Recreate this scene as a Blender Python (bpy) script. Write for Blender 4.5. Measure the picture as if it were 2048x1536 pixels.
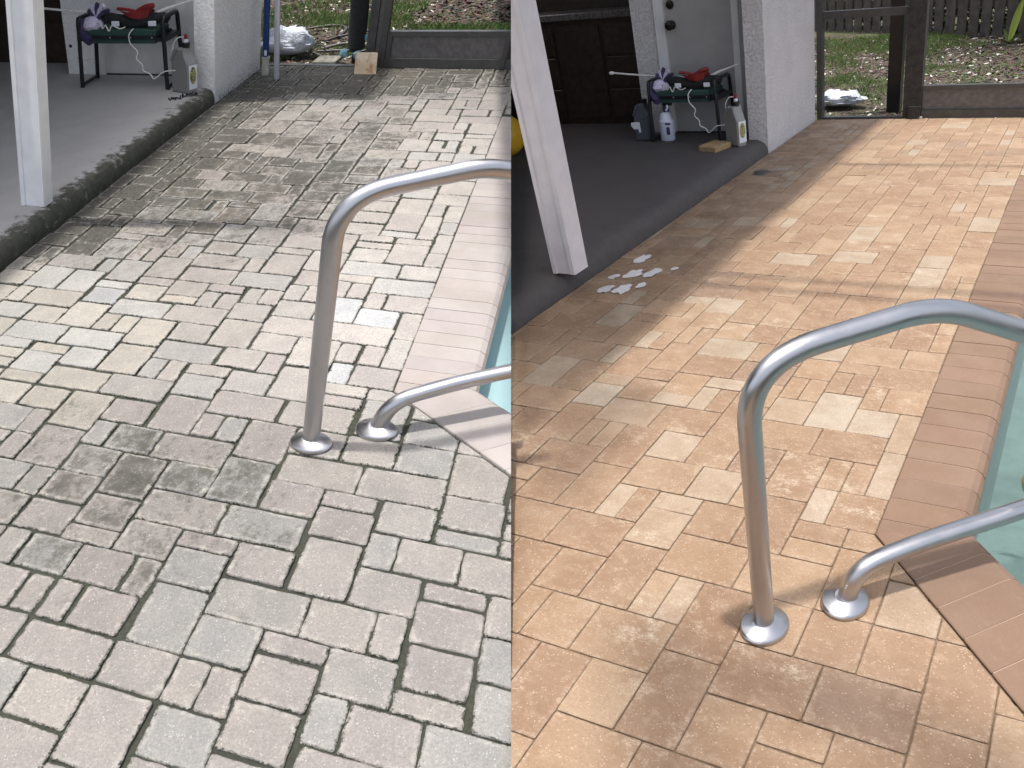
import bpy, bmesh, math, random
from mathutils import Vector, Matrix, noise

random.seed(7)
S = bpy.context.scene
for o in list(bpy.data.objects): bpy.data.objects.remove(o)

# ------------------------------------------------------------------ camera
CAM = Vector((0, 0, 1.6))
RW = ((0.995032823, -0.099547378, 0.0), (-0.057612042, -0.575865221, 0.815512170), (-0.081182098, -0.811461377, -0.578739924))
cd = bpy.data.cameras.new('camera'); cam = bpy.data.objects.new('camera', cd); S.collection.objects.link(cam)
cd.sensor_width = 36; cd.lens = 36 * 1500 / 2048
cd.shift_x = (1024 - 850) / 2048; cd.shift_y = (850 - 768) / 2048
cd.clip_start = 0.02; cd.clip_end = 400
cam.matrix_world = Matrix(((RW[0][0], -RW[0][1], -RW[0][2], 0), (RW[1][0], -RW[1][1], -RW[1][2], 0), (RW[2][0], -RW[2][1], -RW[2][2], 1.6), (0, 0, 0, 1)))
S.camera = cam

# the two decks lie side by side, each with its own lie of the land: axes along the paver courses (u), away from the viewer (v), up (w), one unit about 7.75 cm
class Deck: pass
L, R = Deck(), Deck()
L.m = Matrix(((0.08676360, 0.01743378, 0.01947316), (-0.03436150, 0.06172852, -0.00946013), (-0.00314675, 0.00483664, 0.07441473)))
L.t = Vector((-1.13979492, 1.29306904, 0.08922028))
R.m = Matrix(((0.05626477, 0.05993445, -0.01683686), (-0.03308349, 0.06950808, 0.00092186), (0.00290125, -0.00525635, 0.07564337)))
R.t = Vector((-0.42536647, 0.33622973, 0.11746295))
L.side, R.side = -1, 1
L.id, R.id = 'L', 'R'
SEAM = Vector((0.98855507, -0.15014027, -0.01472344))     # where the two decks meet

# ------------------------------------------------------------------ light
W = bpy.data.worlds.new('World'); S.world = W; W.use_nodes = True
sun_dir = (R.m @ Vector((0.139, 0.002, 1))).normalized()
nt = W.node_tree; nt.nodes.clear()
sky = nt.nodes.new('ShaderNodeTexSky'); sky.sky_type = 'NISHITA'; sky.sun_disc = False
sky.sun_elevation = math.asin(sun_dir.z); sky.sun_rotation = math.atan2(sun_dir.x, sun_dir.y)
sky.air_density = 1.0; sky.dust_density = 4.0; sky.ozone_density = 0.8
bg = nt.nodes.new('ShaderNodeBackground'); bg.inputs[1].default_value = 0.15
wo = nt.nodes.new('ShaderNodeOutputWorld'); hs = nt.nodes.new('ShaderNodeHueSaturation'); hs.inputs['Saturation'].default_value = 0.5; nt.links.new(sky.outputs[0], hs.inputs['Color']); nt.links.new(hs.outputs[0], bg.inputs[0]); nt.links.new(bg.outputs[0], wo.inputs[0])
sd = bpy.data.lights.new('sun', 'SUN'); sd.energy = 2.35; sd.angle = math.radians(2.2); sd.color = (1, 0.96, 0.9)
sun = bpy.data.objects.new('sun', sd); S.collection.objects.link(sun); sun.rotation_euler = sun_dir.to_track_quat('Z', 'Y').to_euler(); sun.location = (0, 0, 8)
S.view_settings.view_transform = 'Standard'; S.view_settings.look = 'None'; S.view_settings.exposure = 0.88; S.view_settings.gamma = 1
S.view_settings.use_curve_mapping = False

# ------------------------------------------------------------------ materials
def mat(name):
    m = bpy.data.materials.new(name); m.use_nodes = True
    n = m.node_tree; n.nodes.clear()
    o = n.nodes.new('ShaderNodeOutputMaterial'); b = n.nodes.new('ShaderNodeBsdfPrincipled'); n.links.new(b.outputs[0], o.inputs[0])
    return m, n, b
class G:
    """tiny node helper"""
    def __init__(s, n): s.n = n; s.g = n.nodes.new('ShaderNodeNewGeometry')
    def node(s, t, **k):
        x = s.n.nodes.new(t)
        for a, v in k.items(): setattr(x, a, v)
        return x
    def put(s, i, v):
        if hasattr(v, 'is_linked') or hasattr(v, 'links'): s.n.links.new(v, i)
        elif isinstance(v, (tuple, list)) and len(v) == 3 and i.type == 'RGBA': i.default_value = (*v, 1)
        else: i.default_value = v
    def noise(s, scale, detail=3, rough=0.55, vec=None, dist=0):
        x = s.node('ShaderNodeTexNoise'); x.inputs['Scale'].default_value = scale; x.inputs['Detail'].default_value = detail
        x.inputs['Roughness'].default_value = rough; x.inputs['Distortion'].default_value = dist
        s.put(x.inputs['Vector'], vec if vec is not None else s.g.outputs['Position']); return x.outputs['Fac']
    def voro(s, scale, feature='F1', vec=None, out='Distance'):
        x = s.node('ShaderNodeTexVoronoi', feature=feature); x.inputs['Scale'].default_value = scale
        s.put(x.inputs['Vector'], vec if vec is not None else s.g.outputs['Position']); return x.outputs[out]
    def scaled(s, v3, vec=None):
        x = s.node('ShaderNodeVectorMath', operation='MULTIPLY'); s.put(x.inputs[0], vec if vec is not None else s.g.outputs['Position']); x.inputs[1].default_value = v3; return x.outputs[0]
    def ramp(s, f, a, b, lo=0., hi=1.):
        x = s.node('ShaderNodeMapRange'); x.interpolation_type = 'SMOOTHSTEP'
        s.put(x.inputs[0], f); x.inputs[1].default_value = a; x.inputs[2].default_value = b; x.inputs[3].default_value = lo; x.inputs[4].default_value = hi; return x.outputs[0]
    def math(s, op, a, b=0.):
        x = s.node('ShaderNodeMath', operation=op); s.put(x.inputs[0], a); s.put(x.inputs[1], b); return x.outputs[0]
    def mix(s, f, a, b, blend='MIX'):
        x = s.node('ShaderNodeMix', data_type='RGBA', blend_type=blend); s.put(x.inputs[0], f); s.put(x.inputs[6], a); s.put(x.inputs[7], b); return x.outputs[2]
    def attr(s, name, out='Color'):
        x = s.node('ShaderNodeAttribute'); x.attribute_name = name; return x.outputs[out]
    def bump(s, b, h, strength=0.5, dist=0.01, prev=None):
        x = s.node('ShaderNodeBump'); x.inputs['Strength'].default_value = strength; x.inputs['Distance'].default_value = dist; s.put(x.inputs['Height'], h)
        if prev is not None: s.n.links.new(prev, x.inputs['Normal'])
        if b is not None: s.n.links.new(x.outputs[0], b.inputs['Normal'])
        return x.outputs[0]

def simple(name, col, rough=0.6, metal=0.0, var=0.12, scale=8, bump=0.0, bscale=120, bdist=0.002, dirt=None, coat=0):
    m, n, b = mat(name); g = G(n)
    f = g.ramp(g.noise(scale, 5), 0.3, 0.7)
    c = g.mix(f, tuple(x * (1 - var) for x in col), tuple(min(1, x * (1 + var)) for x in col))
    if dirt:
        c = g.mix(g.ramp(g.noise(scale * 2.3, 6, 0.7), 0.52, 0.78, 0, 0.6), c, dirt)
    g.put(b.inputs['Base Color'], c); b.inputs['Metallic'].default_value = metal
    g.put(b.inputs['Roughness'], g.ramp(g.noise(scale * 3, 4), 0.25, 0.75, max(0.02, rough - 0.08), min(1, rough + 0.08)))
    b.inputs['Coat Weight'].default_value = coat
    if bump: g.bump(b, g.noise(bscale, 4), bump, bdist)
    return m

# tint = per paver colour, wear = (algae, edge, damp and porch shade on the right, tan stain on the left)
def paver_mat(name, after):
    m, n, b = mat(name); g = G(n)
    tint = g.attr('tint'); w = g.node('ShaderNodeSeparateColor'); n.links.new(g.attr('wear'), w.inputs[0])
    grime, edge, damp_shade_tan = w.outputs[0], w.outputs[1], w.outputs[2]
    big = g.noise(9, 5, 0.6); mid = g.noise(34, 6, 0.7); fine = g.noise(150, 4, 0.8); sp = g.voro(135); sp2 = g.voro(95, vec=g.scaled((1.1, 0.9, 1)))
    drift = g.noise(1.7, 4, 0.6)
    if after:
        c = g.mix(g.ramp(big, 0.35, 0.66), tint, g.mix(1.0, tint, (0.84, 0.79, 0.75), 'MULTIPLY'))
        c = g.mix(g.ramp(mid, 0.50, 0.70, 0, 0.45), c, (0.40, 0.300, 0.212))
        # white bloom, broken up by the grain
        bloom = g.math('MULTIPLY', g.ramp(g.noise(13, 7, 0.78), 0.50, 0.66), g.math('MULTIPLY', g.ramp(g.noise(2.6, 2), 0.48, 0.62), g.ramp(fine, 0.38, 0.58, 0.15, 0.8)))
        c = g.mix(bloom, c, (0.50, 0.42, 0.32))
        c = g.mix(g.math('MULTIPLY', g.ramp(edge, 0.2, 1.0), g.ramp(g.noise(70, 5, 0.7), 0.46, 0.6, 0, 0.55)), c, (0.42, 0.325, 0.235))
        c = g.mix(g.ramp(fine, 0.36, 0.62, 0.30, 0), c, (0.20, 0.130, 0.088))
        c = g.mix(g.math('MULTIPLY', g.ramp(sp, 0.34, 0.10, 0, 0.7), g.ramp(g.noise(48, 3, 0.6), 0.44, 0.62)), c, (0.54, 0.43, 0.33))
        c = g.mix(g.ramp(sp2, 0.115, 0.06, 0, 0.75), c, (0.10, 0.07, 0.05))
        c = g.mix(g.math('MULTIPLY', damp_shade_tan, g.ramp(g.noise(5, 4), 0.3, 0.55, 0.35, 0.7)), c, g.mix(1.0, c, (0.60, 0.58, 0.56), 'MULTIPLY'))  # damp look plus the porch shade's darker tone, mixed into the colour
        rough = g.math('SUBTRACT', 0.8, g.math('MULTIPLY', damp_shade_tan, g.ramp(g.noise(6, 4), 0.42, 0.62, 0.15, 0.5)))
    else:
        c = g.mix(g.ramp(big, 0.34, 0.68), tint, g.mix(1.0, tint, (0.84, 0.85, 0.87), 'MULTIPLY'))
        c = g.mix(g.ramp(mid, 0.50, 0.70, 0, 0.45), c, (0.30, 0.285, 0.262))
        c = g.mix(g.ramp(fine, 0.36, 0.64, 0.38, 0), c, (0.10, 0.098, 0.085))
        c = g.mix(g.math('MULTIPLY', g.ramp(sp, 0.34, 0.10, 0, 0.65), g.ramp(g.noise(48, 3, 0.6), 0.44, 0.62)), c, (0.50, 0.49, 0.46))
        c = g.mix(g.ramp(sp2, 0.125, 0.06, 0, 0.8), c, (0.05, 0.05, 0.045))
        n1 = g.noise(15, 8, 0.76); n2 = g.noise(60, 6, 0.75)
        th = g.math('ADD', g.math('MULTIPLY', n1, 0.72), g.math('MULTIPLY', n2, 0.28))
        th = g.math('ADD', th, g.math('MULTIPLY', g.math('ADD', drift, -0.5), 0.35))
        k = g.math('ADD', th, g.math('MULTIPLY', g.math('ADD', grime, -0.5), 0.50))
        k = g.math('SUBTRACT', k, g.math('MULTIPLY', g.math('MULTIPLY', g.ramp(edge, 0.25, 0.95), grime), 0.17))
        c = g.mix(g.ramp(k, 0.44, 0.66, 0, 0.90), c, g.mix(g.ramp(n2, 0.4, 0.6), (0.026, 0.026, 0.022), (0.075, 0.072, 0.060)))
        # ragged moss and crumbs creeping over the arrises
        mo = g.math('ADD', edge, g.math('MULTIPLY', g.math('ADD', g.noise(85, 6, 0.8), -0.5), 1.7))
        mo = g.math('MULTIPLY', g.ramp(mo, 0.88, 1.08), g.ramp(g.noise(6, 5, 0.7), 0.42, 0.58, 0.12, 1.0))
        c = g.mix(mo, c, g.mix(g.ramp(n2, 0.42, 0.58), (0.030, 0.032, 0.022), (0.062, 0.060, 0.046)))
        # light worn rims
        c = g.mix(g.math('MULTIPLY', g.ramp(edge, 0.30, 0.62), g.ramp(g.noise(28, 5, 0.7), 0.48, 0.62, 0, 0.5)), c, (0.37, 0.355, 0.315))
        c = g.mix(mo, c, (0.038, 0.039, 0.029))
        c = g.mix(g.math('MULTIPLY', damp_shade_tan, g.ramp(g.noise(18, 6, 0.75), 0.46, 0.62, 0, 0.7)), c, (0.145, 0.122, 0.088))
        rough = 0.9
    g.put(b.inputs['Base Color'], c); g.put(b.inputs['Roughness'], rough)
    b.inputs['Specular IOR Level'].default_value = 0.35
    p = g.bump(None, g.noise(420, 2, 0.8), 0.5, 0.0016)
    g.bump(b, g.math('ADD', g.noise(70, 6, 0.75), g.math('MULTIPLY', sp2, 0.5)), 0.8, 0.004, p)
    return m
M_paver = {'L': paver_mat('paver_mossy', False), 'R': paver_mat('paver_clean', True)}

def coping_mat(name, c1, c2, c3):
    m, n, b = mat(name); g = G(n)
    c = g.mix(g.ramp(g.noise(6, 5), 0.35, 0.65), c1, c2)
    c = g.mix(1.0, c, g.attr('tint'), 'MULTIPLY')
    c = g.mix(g.ramp(g.noise(300, 2, 0.7), 0.55, 0.75, 0, 0.6), c, c3)
    c = g.mix(g.ramp(g.noise(30, 6, 0.7), 0.55, 0.75, 0, 0.35), c, c3)
    c = g.mix(g.ramp(g.voro(120), 0.07, 0.03, 0, 0.6), c, (0.08, 0.06, 0.05))
    g.put(b.inputs['Base Color'], c); b.inputs['Roughness'].default_value = 0.8
    g.bump(b, g.noise(260, 4, 0.7), 0.4, 0.0015); return m
M_coping = {'L': coping_mat('coping_faded', (0.300, 0.268, 0.250), (0.335, 0.305, 0.288), (0.37, 0.345, 0.33)),
            'R': coping_mat('coping_terracotta', (0.172, 0.107, 0.070), (0.192, 0.124, 0.085), (0.26, 0.18, 0.13))}

def joint_mat(name, c1, c2, c3, sc):
    m, n, b = mat(name); g = G(n)
    c = g.mix(g.ramp(g.noise(sc, 6, 0.7), 0.35, 0.65), c1, c2)
    c = g.mix(g.ramp(g.noise(2.2, 3), 0.45, 0.62), c, c3)
    c = g.mix(g.ramp(g.noise(300, 3, 0.8), 0.55, 0.8, 0, 0.5), c, tuple(min(1, x * 3) for x in c2))
    g.put(b.inputs['Base Color'], c); b.inputs['Roughness'].default_value = 1.0
    g.bump(b, g.noise(200, 5, 0.8), 0.9, 0.006); return m
M_joint = {'L': joint_mat('moss_joint', (0.032, 0.037, 0.024), (0.060, 0.061, 0.045), (0.042, 0.043, 0.035), 90),
           'R': joint_mat('sand_joint', (0.16, 0.105, 0.065), (0.26, 0.18, 0.115), (0.20, 0.14, 0.09), 90)}
M_grout = {'L': simple('pale_grout', (0.40, 0.37, 0.34), 0.9), 'R': simple('buff_grout', (0.30, 0.215, 0.16), 0.9)}

def slab_mat(name, c1, c2, edgec, k):
    m, n, b = mat(name); g = G(n)
    w = g.node('ShaderNodeSeparateColor'); n.links.new(g.attr('wear'), w.inputs[0]); e = w.outputs[0]
    c = g.mix(g.ramp(g.noise(5, 6, 0.6), 0.3, 0.7), c1, c2)
    c = g.mix(g.ramp(g.noise(350, 2), 0.6, 0.8, 0, 0.4), c, tuple(x * 1.8 for x in c2))
    gr = g.ramp(g.math('ADD', g.math('MULTIPLY', g.noise(16, 8, 0.70), 0.8), g.math('MULTIPLY', e, 0.5)), 0.66, 0.84, 0, k)
    c = g.mix(gr, c, g.mix(g.ramp(g.noise(22, 5), 0.35, 0.65), edgec, tuple(x * 0.62 for x in edgec)))
    g.put(b.inputs['Base Color'], c); b.inputs['Roughness'].default_value = 0.75
    g.bump(b, g.noise(160, 5, 0.7), 0.5, 0.002); return m
M_slab = {'L': slab_mat('grey_painted_concrete', (0.35, 0.343, 0.338), (0.39, 0.382, 0.378), (0.055, 0.057, 0.040), 0.97),
          'R': slab_mat('charcoal_painted_concrete', (0.050, 0.043, 0.042), (0.062, 0.054, 0.053), (0.09, 0.08, 0.075), 0.3)}

def stucco_mat(name, col, dirt):
    m, n, b = mat(name); g = G(n)
    nz = g.noise(55, 4, 0.5, dist=0.6)
    c = g.mix(g.ramp(g.noise(4, 4), 0.3, 0.7), tuple(x * 0.93 for x in col), col)
    c = g.mix(g.ramp(g.noise(14, 8, 0.75), 0.62, 0.8, 0, 0.3), c, dirt)
    w = g.node('ShaderNodeSeparateColor'); n.links.new(g.attr('wear'), w.inputs[0])
    c = g.mix(g.math('MULTIPLY', w.outputs[0], g.ramp(g.noise(40, 7, 0.75), 0.42, 0.6, 0, 0.9)), c, dirt)
    g.put(b.inputs['Base Color'], c); b.inputs['Roughness'].default_value = 0.85
    p = g.bump(None, g.noise(300, 3), 0.3, 0.002)
    g.bump(b, g.ramp(nz, 0.46, 0.56), 0.8, 0.006, p); return m
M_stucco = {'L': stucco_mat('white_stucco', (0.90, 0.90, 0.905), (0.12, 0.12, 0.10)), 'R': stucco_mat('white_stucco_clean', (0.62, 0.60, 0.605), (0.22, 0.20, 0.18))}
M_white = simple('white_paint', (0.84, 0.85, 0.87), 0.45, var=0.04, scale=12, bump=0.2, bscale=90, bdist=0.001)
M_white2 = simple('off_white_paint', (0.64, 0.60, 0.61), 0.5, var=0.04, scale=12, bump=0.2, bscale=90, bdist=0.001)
M_door_lit = simple('door_paint_lit', (0.60, 0.60, 0.60), 0.5, var=0.05)  # same door paint, lightened for the brighter left side
M_door_shaded = simple('door_paint_shaded', (0.36, 0.35, 0.35), 0.5, var=0.05)  # same door paint, darkened to stand for the porch shade
M_trim = simple('trim_paint', (0.68, 0.68, 0.69), 0.5, var=0.05)
M_knob = simple('dark_bronze', (0.035, 0.028, 0.024), 0.3, 0.7)
M_cab = simple('dark_stained_timber', (0.030, 0.020, 0.015), 0.4, var=0.3, scale=20)
M_count = simple('stone_counter', (0.10, 0.09, 0.085), 0.25, var=0.4, scale=60)
M_bronze = simple('bronze_frame_paint', (0.060, 0.060, 0.060), 0.42, 0.1, var=0.15, scale=14, dirt=(0.10, 0.10, 0.095))
M_bronze2 = simple('weathered_bronze_panel', (0.120, 0.112, 0.112), 0.6, 0.1, var=0.2, scale=25, dirt=(0.17, 0.16, 0.16))
M_brown = simple('weathered_brown_post', (0.028, 0.025, 0.023), 0.8, var=0.3, scale=18, dirt=(0.055, 0.05, 0.045))
M_black = simple('black_fabric', (0.016, 0.017, 0.019), 0.9, var=0.2, scale=30, bump=0.3, bscale=60, bdist=0.004)
M_blackm = simple('black_powder_coat', (0.012, 0.013, 0.016), 0.35, 0.2)
M_green = simple('dark_green_pad', (0.020, 0.055, 0.045), 0.7, var=0.15)
M_blue = simple('blue_anodised_pole', (0.022, 0.060, 0.22), 0.35, 0.4, var=0.1)
M_lblue = simple('light_blue_fabric', (0.16, 0.30, 0.37), 0.9, var=0.2)
M_silver = simple('aluminium_pole', (0.62, 0.62, 0.70), 0.35, 0.5, var=0.05)
M_pvc = simple('dirty_pvc', (0.50, 0.49, 0.45), 0.6, var=0.15, scale=30, dirt=(0.25, 0.23, 0.19))
M_red = simple('red_rubber', (0.22, 0.015, 0.016), 0.5, var=0.2)
M_glove = simple('lilac_cotton', (0.55, 0.52, 0.66), 0.95, var=0.15, scale=60, bump=0.6, bscale=220, bdist=0.003)
M_navy = simple('navy_rubber', (0.040, 0.032, 0.090), 0.6, var=0.2)
M_cord = simple('white_cord', (0.70, 0.70, 0.68), 0.7)
M_jug = simple('grey_plastic', (0.24, 0.235, 0.23), 0.34, 0.2, var=0.03, scale=4)
M_jugd = simple('dark_grey_plastic', (0.10, 0.11, 0.13), 0.32, 0.2, var=0.03, scale=4)
M_botl = simple('white_plastic', (0.62, 0.64, 0.78), 0.35, var=0.05)
M_label = simple('white_label', (0.72, 0.74, 0.80), 0.5, var=0.05)
M_sponge = simple('mottled_tan_block', (0.33, 0.23, 0.12), 0.95, var=0.3, scale=60, bump=0.8, bscale=200, bdist=0.004, dirt=(0.12, 0.08, 0.04))
M_ball = simple('yellow_vinyl', (0.62, 0.36, 0.02), 0.35, var=0.08)
M_steelw = simple('weathered_timber_fence', (0.095, 0.083, 0.073), 0.9, var=0.25, scale=10, bump=0.4, bscale=60, dirt=(0.07, 0.06, 0.055))
M_bark = simple('bark', (0.06, 0.045, 0.035), 0.95, var=0.4, scale=30, bump=0.8, bscale=60, bdist=0.01)
M_hose = simple('black_poly_hose', (0.035, 0.033, 0.030), 0.5, var=0.2)
M_roof = simple('roof_soffit_paint', (0.30, 0.29, 0.28), 0.8)
M_limest = simple('flagstone', (0.17, 0.165, 0.14), 0.95, var=0.3, scale=20, dirt=(0.08, 0.08, 0.06))
M_paper = simple('white_paper', (0.75, 0.75, 0.72), 0.8)

def art_mat():
    m, n, b = mat('printed_label'); g = G(n)
    v = g.noise(40, 4, 0.6, dist=1.5)
    c = g.mix(g.ramp(v, 0.40, 0.52), (0.05, 0.06, 0.05), (0.42, 0.40, 0.12)); c = g.mix(g.ramp(g.noise(70, 2), 0.56, 0.62), c, (0.35, 0.16, 0.14)); c = g.mix(g.ramp(g.noise(55, 2), 0.60, 0.66), c, (0.10, 0.25, 0.08))
    g.put(b.inputs['Base Color'], c); b.inputs['Roughness'].default_value = 0.4; return m
M_art = art_mat()
def tan_tile():
    m, n, b = mat('stained_concrete_tile'); g = G(n)
    c = g.mix(g.ramp(g.noise(12, 6, 0.7), 0.4, 0.6), (0.62, 0.53, 0.42), (0.50, 0.38, 0.25)); c = g.mix(g.ramp(g.noise(9, 7, 0.7), 0.52, 0.66, 0, 0.9), c, (0.33, 0.17, 0.07))
    c = g.mix(g.ramp(g.noise(200, 3), 0.6, 0.75, 0, 0.5), c, (0.75, 0.70, 0.62)); g.put(b.inputs['Base Color'], c); b.inputs['Roughness'].default_value = 0.9; g.bump(b, g.noise(150, 5), 0.5, 0.003); return m
M_tile = tan_tile()

def steel_mat():
    m, n, b = mat('brushed_stainless_steel'); g = G(n)
    st = g.noise(30, 4, 0.6, vec=g.scaled((14, 14, 1)))
    g.put(b.inputs['Base Color'], g.mix(g.ramp(g.noise(25, 6, 0.7), 0.5, 0.75, 0, 0.5), (0.50, 0.495, 0.51), (0.40, 0.395, 0.40)))
    b.inputs['Metallic'].default_value = 1.0
    g.put(b.inputs['Roughness'], g.ramp(g.noise(14, 5, 0.6), 0.3, 0.7, 0.30, 0.40)); b.inputs['Anisotropic'].default_value = 0.4
    return m
M_steel = steel_mat()

def water_mat(name, tint, body):
    m = bpy.data.materials.new(name); m.use_nodes = True; n = m.node_tree; n.nodes.clear(); g = G(n)
    o = n.nodes.new('ShaderNodeOutputMaterial')
    tr = n.nodes.new('ShaderNodeBsdfTransparent'); tr.inputs[0].default_value = (*tint, 1)
    df = n.nodes.new('ShaderNodeBsdfDiffuse'); df.inputs[0].default_value = (*body, 1)
    m1 = n.nodes.new('ShaderNodeMixShader'); m1.inputs[0].default_value = 0.50 if 'bright' in name else 0.30; n.links.new(tr.outputs[0], m1.inputs[1]); n.links.new(df.outputs[0], m1.inputs[2])
    gl = n.nodes.new('ShaderNodeBsdfGlossy'); gl.inputs['Roughness'].default_value = 0.03
    fr = n.nodes.new('ShaderNodeFresnel'); fr.inputs[0].default_value = 1.33
    bp = g.node('ShaderNodeBump'); bp.inputs['Strength'].default_value = 0.25; bp.inputs['Distance'].default_value = 0.02; n.links.new(g.noise(7, 3, 0.5, dist=0.8), bp.inputs['Height'])
    n.links.new(bp.outputs[0], gl.inputs['Normal']); n.links.new(bp.outputs[0], fr.inputs['Normal'])
    m2 = n.nodes.new('ShaderNodeMixShader'); n.links.new(fr.outputs[0], m2.inputs[0]); n.links.new(m1.outputs[0], m2.inputs[1]); n.links.new(gl.outputs[0], m2.inputs[2])
    n.links.new(m2.outputs[0], o.inputs[0]); return m
M_water = {'L': water_mat('pool_water_bright', (0.80, 0.97, 0.99), (0.55, 0.80, 0.84)), 'R': water_mat('pool_water_green', (0.60, 0.72, 0.71), (0.13, 0.19, 0.185))}
def plaster(name, c):
    m, n, b = mat(name); g = G(n)
    x = g.mix(g.ramp(g.noise(5, 6, 0.65), 0.35, 0.65), c, tuple(v * 0.8 for v in c)); x = g.mix(g.ramp(g.noise(60, 6, 0.75), 0.62, 0.72, 0, 0.7), x, tuple(v * 0.35 for v in c))
    g.put(b.inputs['Base Color'], x); b.inputs['Roughness'].default_value = 0.9; return m
M_plaster = {'L': plaster('pool_plaster_pale', (0.78, 0.84, 0.86)), 'R': plaster('pool_plaster', (0.44, 0.47, 0.45))}
M_pooltile = {'L': simple('teal_pool_tile', (0.30, 0.58, 0.56), 0.3), 'R': simple('pool_tile_shaded', (0.13, 0.23, 0.21), 0.3)}  # dark right tone stands for coping's shadow and reflection; left lightened against shade

def soil_mat():
    m, n, b = mat('garden_soil'); g = G(n)
    c = g.mix(g.ramp(g.noise(30, 8, 0.75), 0.35, 0.65), (0.050, 0.038, 0.028), (0.13, 0.10, 0.075))
    c = g.mix(g.ramp(g.noise(2.0, 5, 0.6), 0.46, 0.60, 0, 0.8), c, g.mix(g.ramp(g.noise(90, 4), 0.4, 0.6), (0.06, 0.09, 0.025), (0.13, 0.16, 0.06)))
    c = g.mix(g.ramp(g.voro(28), 0.16, 0.1, 0, 0.5), c, (0.20, 0.17, 0.14))
    g.put(b.inputs['Base Color'], c); b.inputs['Roughness'].default_value = 1; g.bump(b, g.noise(50, 8, 0.8), 1.0, 0.03); return m
M_soil = soil_mat()
def attr_mat(name, rough=0.9, trans=0):
    m, n, b = mat(name); g = G(n); g.put(b.inputs['Base Color'], g.attr('tint')); b.inputs['Roughness'].default_value = rough; return m
M_chip = attr_mat('bark_chips'); M_grass = attr_mat('grass_blades', 0.6); M_leaf = attr_mat('leaf_green', 0.5)
def bag_mat():
    m, n, b = mat('translucent_plastic_bag'); g = G(n)
    g.put(b.inputs['Base Color'], g.mix(g.ramp(g.noise(10, 5), 0.35, 0.65), (0.50, 0.54, 0.63), (0.74, 0.78, 0.86))); b.inputs['Roughness'].default_value = 0.3
    g.bump(b, g.noise(26, 7, 0.62, dist=1.2), 1.0, 0.025); return m
M_bag = bag_mat()
def puddle_mat():
    m, n, b = mat('pale_reflection_film'); g = G(n)
    b.inputs['Base Color'].default_value = (0.80, 0.78, 0.80, 1); b.inputs['Roughness'].default_value = 0.05; b.inputs['Metallic'].default_value = 0.35  # pale base colour carries the bright reflection in the puddle
    b.inputs['Specular IOR Level'].default_value = 1.0; g.bump(b, g.noise(40, 3), 0.1, 0.002); return m
M_puddle = puddle_mat()

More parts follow.
